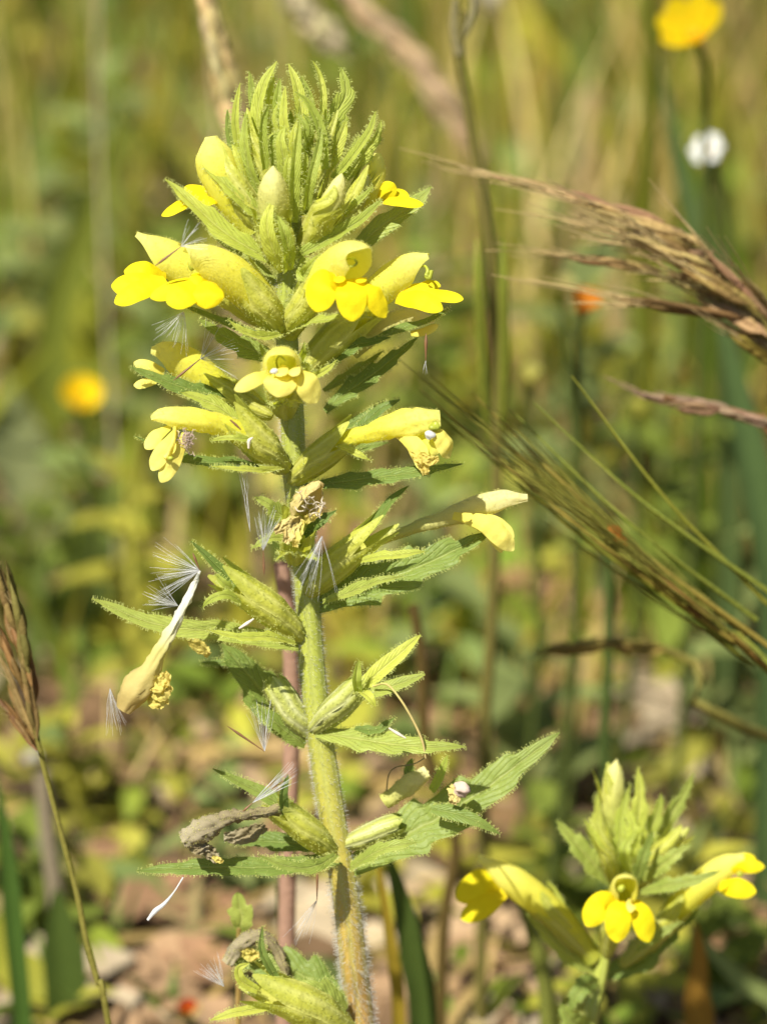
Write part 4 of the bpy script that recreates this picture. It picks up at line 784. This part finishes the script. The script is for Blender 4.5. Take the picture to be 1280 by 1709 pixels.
# olive ear with long bristles, diagonal
at('S3', 44)
ear = empty('grass_ear', np.array([.20, .09, 0]), 'slanting olive-green grass ear with long straight bristles', 'grass')
ap = [Q((690, 620)), Q((900, 800, 2)), Q((1100, 980, 4)), Q((1290, 1150, 6)), Q((1450, 1400, 10))]; ap += [np.array([ap[-1][0] + .01, ap[-1][1] + .005, -.005])]
tube(ear, ap, [.0005, .0006, .0007, .0008, .0009, .001], 'spike', 'stem', 8, 50, colour=cmat((.22, .21, .03)))
olive = (.25, .23, .035)
for k in range(15):
    q = k / 14; bx, by = 1330 - 560 * q + random.uniform(-25, 25), 1190 - 480 * q + random.uniform(-40, 40)
    L_ = random.uniform(260, 380); an = math.atan2(-.83, -1) + random.uniform(-.10, .10)
    spikelet(ear, Q((bx, by, random.uniform(-4, 8))), Q((bx + L_ * math.cos(an), by + L_ * math.sin(an), random.uniform(-6, 8))), mm(random.uniform(10, 16)), random.choice([olive, (.20, .22, .03), (.27, .17, .04), (.30, .25, .04)]), 2.2, 5, 5, (.34, .32, .06))
spikelet(ear, Q((760, 690, -4)), Q((690, 590, -5)), mm(20), (.55, .14, .02), 0, 0, 4)
# small reddish ear and flat tan spike
for x0, y0, x1, y1 in [(1290, 1060, 40, 60), (1270, 1120, 0, 110), (1200, 1010, 190, 120), (1240, 960, 330, 180), (1280, 900, 560, 60), (1290, 860, 420, 160), (1150, 1040, 60, 190)]:
    tube(ear, [Q((x0, y0, random.uniform(0, 8))), Q(((x0 + x1) / 2 - 20, (y0 + y1) / 2 + 25, random.uniform(-4, 4))), Q((x1, y1, random.uniform(-8, 4)))], [.0005, .00032, .0001], 'spike', 'awn', 6, 24, colour=cmat(random.choice([(.30, .30, .04), (.34, .26, .05), (.24, .27, .04)])))
at('S3', 60)
ear = empty('grass_ear', np.array([.2, .12, 0]), 'short reddish-brown grass ear held level beside the drooping ear', 'grass')
tube(ear, [Q((900, 140)), Q((1100, 175, 4)), Q((1300, 240, 8)), Q((1450, 420, 12)), np.array([.215, .13, -.005])], [.0004, .0005, .0006, .0008, .001], 'spike', 'stem', 8, 40, colour=cmat((.30, .16, .07)))
for a, b in [((1280, 235), (1050, 175)), ((1180, 200), (930, 130)), ((1060, 180), (760, 115)), ((1120, 195), (900, 165)), ((1330, 250), (1150, 195))]: spikelet(ear, Q((*a,)), Q((*b, random.uniform(-4, 4))), mm(20), random.choice([(.34, .20, .11), (.40, .27, .17)]), .5, 4, 5)
at('S3', 90)
ear = empty('grass_ear', np.array([.17, .2, 0]), 'tan level grass spike crossing the dark knotted stem', 'grass')
tube(ear, [Q((420, 1080)), Q((700, 1045, 3)), Q((880, 1060, 6)), Q((1050, 1150, 10)), Q((1180, 1350, 14)), np.array([.18, .22, -.005])], [.0004, .0006, .0008, .0009, .001, .001], 'spike', 'stem', 8, 40, colour=cmat((.25, .22, .05)))
for a, b in [((720, 1045), (420, 1085)), ((800, 1050), (560, 1050)), ((900, 1060), (650, 1035)), ((900, 1070), (700, 1060))]: spikelet(ear, Q(a), Q(b), mm(24), random.choice([(.34, .24, .06), (.28, .22, .05)]), .3, 3, 5)
# ear with thin stalk on the other side
at('S6', 18)
ear = empty('grass_ear', np.array([-.045, .04, 0]), 'brown grass ear leaning on its long thin yellow-green stalk', 'grass')
ap = [Q((60, -60)), Q((100, 250)), Q((160, 600)), Q((205, 780)), Q((255, 970)), Q((310, 1180)), Q((350, 1380)), Q((395, 1540)), Q((440, 1720))]; ap += [np.array([ap[-1][0] + .008, ap[-1][1] + .004, -.005])]
tube(ear, ap, [.0003, .0003, .0004, .00042, .00045, .00048, .0005, .00052, .00055, .0007], 'spike', 'stem', 8, 90, colour=cmat((.27, .24, .05)))
for a, b, r in [((150, 560), (95, 180), 20), ((140, 420), (70, 60), 24), ((120, 300), (40, -80), 26), ((100, 200), (20, -170), 26), ((150, 600), (30, 330), 16), ((150, 610), (-60, 330), 15), ((140, 560), (-20, 180), 17), ((110, 400), (-40, 40), 20), ((80, 160), (-20, -190), 24), ((160, 610), (10, 400), 12), ((130, 350), (20, 20), 22)]:
    spikelet(ear, Q((*a, random.uniform(-4, 4))), Q((*b, random.uniform(-5, 5))), mm(r), random.choice([(.27, .15, .05), (.30, .20, .07), (.22, .18, .05), (.24, .13, .05)]), .35, 3, 6, (.32, .24, .10))
# pale dry spike hanging behind the leafy tip and a pink-tan one further back
def far_spike(label, pts, ypl, r, colours, n, root_x):
    pw = [G(x, y, ypl) for x, y in pts]; rt = np.array([root_x, ypl + .05, -.005]); e_ = empty('dry_grass_spike', rt, label, 'grass')
    top = pw[0] + np.array([-.004, .01, .035])
    tube(e_, [pw[-1], *pw[::-1][1:], top, (top + rt) / 2 + np.array([-.02, .02, .08]), rt], [.0005] * (len(pw) + 3), 'spike', 'stem', 7, 50, colour=cmat(colours[0]))
    c, _ = spline(np.array(pw), n)
    for k in range(n - 1):
        sd = np.array([random.uniform(-1, 1), random.uniform(-1, 1), random.uniform(-.4, .4)]) * r * 1.2
        j = min(n - 1, k + max(2, n // 3)); e2 = c[j] + sd if j > k + 1 else c[k] + (c[k] - c[k - 1]) * 2 + sd
        spikelet(e_, c[k] + sd * .5, e2 + (c[-1] - c[0]) * .12, r, random.choice(colours), .8, 5, 6)
    return e_
far_spike('pale straw-coloured dry spike hanging close behind the leafy tip', [(322, -60), (345, 20), (375, 120), (395, 200), (410, 280)], .14, .0014, [(.74, .58, .26), (.62, .47, .20), (.78, .64, .34)], 20, -.09)
far_spike('pinkish-tan dry spike slanting across the upper meadow', [(560, -40), (640, 40), (710, 120), (750, 200)], .30, .0017, [(.70, .52, .30), (.64, .46, .25)], 18, -.03)
far_spike('cream dry spike beside the pinkish-tan spike', [(470, -30), (510, 30), (550, 60)], .32, .0024, [(.66, .56, .34), (.58, .48, .27)], 12, -.07)

stalk('smooth pinkish stalk standing close behind the hairy flower stem', [(470, 940), (484, 1060), (488, 1200), (484, 1350), (480, 1500), (478, 1640), (476, 1709)], .00165, (.55, .33, .23), .035, 'pink_stalk', r_end=.0013)
rt, pw = stalk('dark knotted thin stem rising beyond the drooping ear', [(772, 20), (766, 90), (782, 190), (806, 330), (822, 480), (830, 700), (826, 900), (818, 1080), (808, 1250)], .0013, (.22, .19, .05), .12, 'knotted_stem', r_end=.0009)
for px0, px1 in ((797, 806), (838, 842)):
    tube(rt, [G(px0, 400, .118), G(px0 + 2, 480, .116), G(px1, 620, .118), G((px1 + 826) / 2, 740, .12)], [.0004, .0011, .0011, .0005], 'spike', 'pod', 8, 24, colour=cmat((.24, .27, .035)))
tube(rt, [G(772, 60, .12), G(790, 20, .12), G(785, -30, .12)], [.0007, .0008, .0006], 'spike', 'twig', 7, 14, colour=cmat((.36, .32, .16)))
tube(rt, [G(766, 90, .12), G(758, 45, .12), G(760, 0, .12)], [.0012, .0010, .0006], 'spike', 'twig', 7, 14, colour=cmat((.30, .26, .12)))
stalk('stout olive stem rising straight behind the yellow cupped flower', [(1085, -20), (1082, 200), (1078, 500), (1085, 800), (1100, 1050), (1120, 1250)], .0024, (.15, .16, .015), .30, 'green_stalk')
stalk('dark green upright stem ending in a knot behind the slanting ear', [(1018, 900), (1016, 1000), (1014, 1120), (1008, 1250), (1012, 1330)], .0013, (.085, .13, .03), .13, 'green_stalk')
stalk('thin dark stem under the white flower', [(1190, 270, 0), (1215, 420), (1230, 560), (1235, 800), (1240, 1000)], .0012, (.09, .10, .025), .26, 'thin_stem')
stalk('pale dead stalk beside the long thin ear stalk', [(70, 1290), (82, 1400), (95, 1500), (104, 1620)], .0022, (.36, .29, .19), .14, 'dry_stalk', r_end=.0016)
stalk('brown bent stem between the two flowering plants', [(690, 1010), (705, 1120), (712, 1250), (760, 1400), (740, 1560)], .0013, (.15, .10, .03), .10, 'dry_stalk')
stalk('thin olive stem leaning beside the smaller plant', [(870, 1490), (900, 1600), (915, 1709)], .0018, (.24, .26, .05), .07, 'green_stalk')
blade_obj('yellowing broad blade folded beside the hairy flower stem', [(622, 1400), (640, 1500), (655, 1600), (665, 1709)], .0012, (.40, .28, .03), .05)
blade_obj('dark green broad blade beside the yellowing blade', [(640, 1400), (668, 1500), (690, 1600), (705, 1709)], .0026, (.085, .13, .025), .062)
blade_obj('long green blade rising at the foot of the brown ear', [(-5, 1290), (12, 1420), (25, 1560), (38, 1720)], .0018, (.09, .17, .03), .09)
blade_obj('wide blue-green blade near the thin ear stalk', [(95, 1480), (102, 1560), (110, 1640), (112, 1730)], .0042, (.10, .15, .03), .12)
blade_obj('wide blue-green blade beyond the drooping ear', [(1190, 480), (1225, 640), (1265, 820), (1290, 1000)], .0040, (.12, .19, .06), .18)
blade_obj('blue-green slanting blade under the yellow cupped flower', [(1100, 90), (1120, 220), (1160, 380), (1220, 560)], .0030, (.13, .19, .06), .28)
blade_obj('light olive curved blade in the open meadow', [(205, 170), (180, 280), (135, 400), (95, 520), (85, 640)], .0046, (.22, .25, .035), .42)
blade_obj('bright green wide blade behind the drooping ear', [(1130, 220), (1150, 330), (1180, 420), (1200, 520)], .0075, (.14, .21, .015), .36)
blade_obj('grey-green broad blade lying in the open meadow', [(10, 620), (20, 700), (45, 790), (80, 850)], .0080, (.34, .37, .16), .40)
blade_obj('pale green blade crossing behind the smaller plant', [(1140, 1540), (1190, 1590), (1240, 1640), (1300, 1690)], .0018, (.26, .31, .10), .10)
blade_obj('orange-brown dead blade behind the smaller plant', [(1160, 1540), (1165, 1600), (1160, 1660), (1165, 1730)], .0028, (.36, .19, .03), .075)

for k, (x, y0, y1, yp, r_, c_) in enumerate([(985, 150, 700, .55, .0040, 0), (955, 280, 800, .60, .0045, 0), (900, 120, 600, .70, .0035, 1), (1035, 330, 800, .50, .0030, 0), (1245, 200, 700, .55, .0040, 1), (1150, 150, 600, .8, .0045, 0), (860, 250, 700, .75, .004, 1),
                                        (40, 120, 600, .70, .0040, 1), (62, 60, 500, .8, .0045, 0), (205, 40, 500, .75, .0038, 2), (300, 120, 600, .6, .0030, 2), (640, 150, 700, .6, .0034, 1), (700, 300, 800, .5, .003, 2), (1120, 420, 900, .45, .003, 2), (1200, 80, 500, .7, .0036, 1), (120, 330, 800, .55, .003, 2), (240, 260, 800, .6, .0035, 1)]):
    stalk(['pale straw stem standing upright in the far meadow', 'yellow-olive stem standing upright in the far meadow', 'grey-green stem standing upright in the far meadow'][c_], [(x, y0), (x + random.uniform(-12, 12), y0 * .7 + y1 * .3), (x + random.uniform(-25, 25), (y0 + y1) / 2), (x + random.uniform(-30, 30), y1)], r_ * .8, [(.62, .46, .22), (.45, .40, .08), (.30, .37, .10)][c_], yp,
          ['straw_stem', 'olive_stem', 'grey_green_stem'][c_], group=['far straw stems', 'far olive stems', 'far grey-green stems'][c_])
def cup_flower(label, px, py, ypl, rr, colour, centre, npet, cupness, tilt, cat='flower', stem_c=(.10, .13, .03), nm='meadow_flower', petw=.42):
    c = G(px, py, ypl); rt = np.array([c[0] + random.uniform(-.01, .01), c[1] + .01, -.004]); root = empty(nm, rt, label, cat)
    ax = nrm(tilt); s = nrm(np.cross(ax, np.array([.3, .8, .2]))); t = np.cross(ax, s)
    tube(root, [c - ax * rr * .15, c - ax * rr * .8, (c + rt) / 2 + np.array([.003, 0, 0]), rt], [.0009, .0008, .0009, .001], 'spike', 'stem', 8, 24, colour=cmat(stem_c))
    for k in range(npet):
        a = k * 2 * math.pi / npet + random.uniform(-.15, .15); dv = s * math.cos(a) + t * math.sin(a); tv = -s * math.sin(a) + t * math.cos(a)
        n_, m_ = 8, 5; ts = np.linspace(0, 1, n_); us = np.linspace(-1, 1, m_); el = cupness * random.uniform(.8, 1.2)
        wv = rr * petw * np.interp(ts, [0, .3, .7, .92, 1], [.3, .75, 1, .75, .35])
        mid = c + np.outer(ts * rr, dv) * math.cos(el) + np.outer(ts * rr * (1 + .3 * ts), ax) * math.sin(el)
        v = mid[:, None] + (wv[:, None] * us)[..., None] * tv + (wv[:, None] * us ** 2 * .25)[..., None] * ax
        MB().add(v, grid_faces(n_, m_), np.tile(cmat(colour) * random.uniform(.85, 1.1), (n_ * m_, 1))).build('petal', M['veg'], root)
    o = blob(root, c + ax * rr * .12, rr * .32, 'veg', 'disc', (1, 1, .7), .3, wsc=3000)
    ad = o.data.attributes['uvt'].data; ad.foreach_set('vector', np.tile(cmat(centre), (len(o.data.vertices), 1)).astype(np.float32).ravel())
    return root
YEL = (.95, .68, .01)
cup_flower('big golden cupped flower with dark stem', 1162, 62, .20, .0082, (.95, .70, .01), (.85, .50, .01), 7, .62, V(-.35, -.62, .7), petw=.34)
cup_flower('small white flower with a yellow eye', 1180, 250, .24, .0038, (1.1, 1.1, 1.05), (.8, .5, .02), 8, .12, V(-.4, -.7, .6), petw=.34)
cup_flower('golden flower low among the open green meadow', 135, 672, .32, .0062, YEL, (.6, .4, .01), 8, .7, V(.1, -.6, .8))
cup_flower('orange withering flower under the drooping ear', 972, 520, .15, .0042, (.62, .22, .02), (.35, .14, .02), 6, .9, V(.2, -.4, .9))
cup_flower('pale yellow round flower head beside the knotted stem', 885, 640, .20, .0036, (.62, .58, .16), (.66, .58, .12), 10, .9, V(0, -.4, .9))
cup_flower('pale yellow round flower head under the reddish ear', 1062, 695, .22, .0034, (.58, .56, .12), (.60, .56, .10), 10, 1.0, V(0, -.4, .9))
cup_flower('cream flower head touching the orange withering flower', 940, 487, .22, .0032, (.60, .54, .2), (.6, .5, .15), 10, .9, V(0, -.4, .9))
cup_flower('red and orange small flower near the ground', 312, 1690, .10, .0026, (.55, .07, .015), (.7, .35, .02), 6, .9, V(.1, -.5, .8))
cup_flower('tiny white flower beside the pale dead stalk', 58, 1272, .22, .0026, (.75, .72, .62), (.5, .4, .1), 6, .8, V(-.2, -.5, .8))
cup_flower('pale seed head between the olive stem and the red ear', 815, 20, .34, .0050, (.60, .54, .36), (.5, .45, .3), 10, .9, V(0, -.3, .9))
cup_flower('pale dried flower head on the pinkish stalk', 470, 1478, .04, .0020, (.52, .40, .26), (.45, .33, .2), 6, 1.1, V(.2, -.6, .7))

# ------------------------------------------------------------------ weeds with leaves, each its own plant
lm = None
def weed(px, py, ypl, h, nl, ls, colour, label, group, spread=.6):
    g = G(px, py, ypl); rt = np.array([g[0], ypl, float(ground_h(g[0], ypl)) - .003]); root = empty('weed', rt, label, 'weed', group)
    top = rt + np.array([random.uniform(-.3, .3) * h, random.uniform(-.2, .2) * h, h])
    tube(root, [rt, rt * .5 + top * .5 + rng.normal(0, .08, 3) * h, top], [.0014, .0011, .0006], 'spike', 'stem', 7, 14, colour=cmat(colour) * .9)
    for k in range(nl):
        q = (k + 1) / nl; b = rt + (top - rt) * (.15 + .85 * q); a = k * 2.4 + random.uniform(-.4, .4); L_ = ls * random.uniform(.7, 1.2) * (1.2 - .5 * q)
        dv = np.array([math.cos(a), math.sin(a), random.uniform(.1, .9)]); dv = nrm(dv); n_, m_ = 9, 5; ts = np.linspace(0, 1, n_); us = np.linspace(-1, 1, m_)
        S = nrm(np.cross(dv, UP)); Nn = np.cross(S, dv); wv = L_ * .24 * np.interp(ts, *PROF['ovate'])
        mid = b + np.outer(ts * L_, dv) - np.outer((ts ** 2) * L_ * random.uniform(.1, .5), UP)
        v = mid[:, None] + (wv[:, None] * us)[..., None] * S + (wv[:, None] * np.abs(us) * .3)[..., None] * Nn
        MB().add(v, grid_faces(n_, m_), np.tile(cmat(colour) * random.uniform(.75, 1.25), (n_ * m_, 1))).build('leaf', M['veg'], root)
WL = ['behind the brown ear', 'on litter near the long narrow leaf', 'below the fallen corolla', 'behind the drooping-lip flower', 'under the golden meadow flower', 'beside the grey-green broad blade', 'behind the large toothed leaf', 'behind the pale long-tubed flower', 'at the foot of the knotted stem', 'behind the slanting olive ear',
      'beyond the reddish ear', 'beneath the wide blue-green blade', 'behind the long curved style', 'close behind the smaller plant', 'at the yellowing blade', 'by the pinkish stalk', 'between the smaller plant and dead blade', 'beyond the pale crossing blade', 'at the foot of the long green blade', 'in the meadow behind the withered flower']
gr_ = (.20, .25, .04); yg = (.46, .43, .06); bgn = (.26, .31, .10)
for x, y_, h, nl, ls, c in [(60, .34, .05, 9, .026, gr_), (150, .22, .035, 8, .020, yg), (250, .30, .06, 10, .026, yg), (330, .42, .07, 10, .03, bgn), (210, .45, .08, 12, .034, gr_), (40, .55, .10, 12, .036, bgn), (700, .30, .06, 10, .026, bgn), (900, .24, .05, 10, .024, bgn), (830, .40, .09, 12, .034, gr_),
                            (1000, .36, .09, 12, .032, bgn), (1150, .30, .08, 12, .03, gr_), (1240, .24, .07, 10, .028, bgn), (760, .20, .04, 8, .022, yg), (960, .18, .03, 8, .02, gr_), (640, .16, .025, 7, .018, yg), (380, .18, .03, 8, .018, bgn), (1120, .16, .03, 8, .018, yg), (1220, .14, .028, 7, .018, gr_), (40, .16, .03, 8, .02, gr_), (620, .46, .08, 12, .034, yg)]:
    wi = WL.pop(0); cn = {gr_: 'deep green', yg: 'yellow-green', bgn: 'blue-green'}[c]
    weed(x, 900, y_, h, nl, ls, c, 'low ' + cn + ' leafy weed ' + wi, 'low leafy weeds')
at('R7'); sp = Q((545, 1000, 14)); rt = np.array([sp[0] - .002, sp[1] + .004, 0.])
sprig = empty('green_sprig', rt, 'single pale toothed leaf on a thin stem behind the lowest withered flower', 'plant')
tube(sprig, [rt, (rt + sp) / 2, sp], [.0006, .0005, .0004], 'stem', 'stem', 7, 16); leaf(sprig, [(548, 1010, 14), (560, 950, 13), (548, 890, 13), (538, 820, 13)], 70, V(-.1, -.95, .2), 'leaf2', 'ovate', 3, tooth=.3, hair=0)

# ------------------------------------------------------------------ the uncountable rest
def hmax(y): return np.clip(.018 + (y - .18) * .22, .014, .26)
def scatter(n, y0, y1, power=1.0):
    y = y0 + (y1 - y0) * rng.random(n) ** power; x = (rng.random(n) * 2 - 1) * (.24 + .24 * y); return x, y
def pick(pal, x, y, n, fx=26.0, fy=11.0, jit=.3):
    pal = np.array(pal) * WARM
    k = np.floor(x * fx) * 127.1 + np.floor(y * fy) * 311.7; hsh = np.abs(np.sin(k) * 43758.5453) % 1.0
    i = np.where(rng.random(n) < jit, rng.integers(0, len(pal), n), (hsh * len(pal)).astype(int))
    return np.array(pal)[i] * (.55 + .75 * ((hsh * 7.3) % 1.0) + .3 * (rng.random(n) - .5))[:, None]
def blades(name, n, y0, y1, hs, wmm, palette, lean, label, cat, xbias=0.0, power=1.0, seg=5, patch=0.0, mat='veg'):
    x, y = scatter(n, y0, y1, power)
    keep = np.ones(n, bool)
    if xbias: keep &= rng.random(n) < np.clip(.5 + xbias * x / (.10 + .11 * y), .08, 1)
    if patch: keep &= (np.sin(x * 23 + 1.1) * np.cos(y * 15 + x * 9) + rng.normal(0, .45, n)) > -.1 - (1 - patch)
    x, y = x[keep], y[keep]; n = len(x)
    h = hmax(y) * hs * (.35 + .75 * rng.random(n)); w_ = wmm * .001 * (.5 + rng.random(n)); a = rng.random(n) * 6.283; ln = lean * h * (.2 + rng.random(n)); fa = rng.normal(0, .9, n)
    ts = np.linspace(0, 1, seg); rt = np.stack([x, y, ground_h(x, y) - .003], 1)
    lv = np.stack([np.cos(a), np.sin(a), 0 * a], 1) * ln[:, None]
    mid = rt[:, None] + lv[:, None] * (ts ** 2)[None, :, None] + np.array([0, 0, 1.0]) * (h[:, None] * (ts - .18 * lean * ts ** 2)[None])[..., None]
    sd = np.stack([np.cos(fa), np.sin(fa), 0 * fa], 1); ww = w_[:, None] * (1 - ts ** 2.2 * .93)[None]
    v = np.stack([mid - sd[:, None] * ww[..., None], mid + sd[:, None] * ww[..., None]], 2)
    c = pick(palette, x, y, n)
    cc = np.broadcast_to(c[:, None, None], v.shape)
    f = grid_faces(seg, 2)[None] + (np.arange(n) * seg * 2)[:, None, None]
    return tag(MB().add(v, f.reshape(-1, 4), cc).build(name, M[mat]), label, cat, kind='stuff')
def leaflets(name, n, y0, y1, size, palette, label, cat, hfrac, mat='veg', flat=.5, power=1.0, asp=.45, curl=.3, patch=0.0):
    x, y = scatter(n, y0, y1, power)
    if patch:
        k = (np.sin(x * 31 + 2.0) * np.cos(y * 19 - x * 7) + rng.normal(0, .4, n)) > patch; x, y = x[k], y[k]
    n = len(x); L_ = size * (.4 + .9 * rng.random(n)); z = ground_h(x, y) + .002 + hmax(y) * hfrac * rng.random(n) ** 1.4
    nv = nrm(np.stack([rng.normal(0, flat, n), rng.normal(0, flat, n) - .15, np.ones(n)], 1)); d = nrm(np.cross(nv, rng.normal(0, 1, (n, 3)))); s = np.cross(nv, d)
    p = np.stack([x, y, z], 1); tt = np.array([-.5, -.25, .05, .3, .5]); wv = np.array([.12, .8, 1, .7, .05]) * asp * .5
    mid = p[:, None] + d[:, None] * (L_[:, None] * tt[None])[..., None] - nv[:, None] * (L_[:, None] * curl * (tt ** 2)[None])[..., None]
    v = np.stack([mid + s[:, None] * (L_[:, None] * wv[None] * q)[..., None] + nv[:, None] * (L_[:, None] * wv[None] * abs(q) * .3)[..., None] for q in (-1, 0, 1)], 2)
    c = pick(palette, x, y, n, 34.0, 20.0, .35); cc = np.broadcast_to(c[:, None, None], v.shape)
    f = grid_faces(5, 3)[None] + (np.arange(n) * 15)[:, None, None]
    return tag(MB().add(v, f.reshape(-1, 4), cc).build(name, M[mat]), label, cat, kind='stuff')
WARM = np.array([1.04, 1.0, .66])
greens = [(.18, .25, .045), (.25, .30, .045), (.14, .22, .05), (.34, .34, .05), (.22, .30, .11), (.38, .36, .06)]
straw = [(.84, .68, .44), (.74, .58, .32), (.45, .36, .09), (.62, .44, .22), (.42, .37, .07)]
litterc = [(c[0] * 1.0, c[1] * 1.0, c[2] * 1.4) for c in [(.34, .22, .13), (.26, .16, .09), (.42, .30, .19), (.46, .38, .27), (.18, .11, .06), (.38, .22, .13), (.10, .065, .04)]]
blades('grass', 10500, .14, 3.2, 1.0, 1.5, greens, .55, 'fine green grass filling the meadow behind the plant', 'grass', -.25, 1.1, patch=.35)
blades('dry_grass', 14000, .18, 3.2, 1.35, 1.0, straw, .4, 'straw-coloured dry grass stems standing in the meadow', 'grass', .35, 1.0, patch=.5)
blades('broad_grass', 3500, .30, 3.2, 1.15, 3.6, [(.32, .34, .045), (.26, .32, .05), (.40, .38, .06), (.20, .28, .10)], .5, 'broad olive grass leaves scattered through the meadow', 'grass', 0, 1.0, patch=.5)
leaflets('ground_cover', 10500, .06, 2.2, .016, [(.18, .26, .05), (.26, .33, .06), (.40, .41, .08), (.22, .30, .13), (.46, .45, .11)], 'small leafy ground cover carpeting the soil', 'plants', .6, power=1.5, patch=-.2)
leaflets('leaf_litter', 14000, -.15, 1.6, .020, litterc, 'brown dead leaf litter strewn over the soil', 'litter', .05, 'litter', .35, 1.2, .6, .5)
leaflets('straw_litter', 7000, -.15, 1.6, .038, [(.40, .29, .16), (.34, .24, .12), (.44, .36, .23)], 'broken straw pieces lying on the soil', 'litter', .10, 'litter', .3, 1.1, .07, .2)
blades('near_grass', 500, -.05, .16, 1.6, 1.0, greens, .8, 'short sparse grass at the foot of the plants', 'grass')
for o in list(bpy.data.objects):
    if '_w' in o: del o['_w']
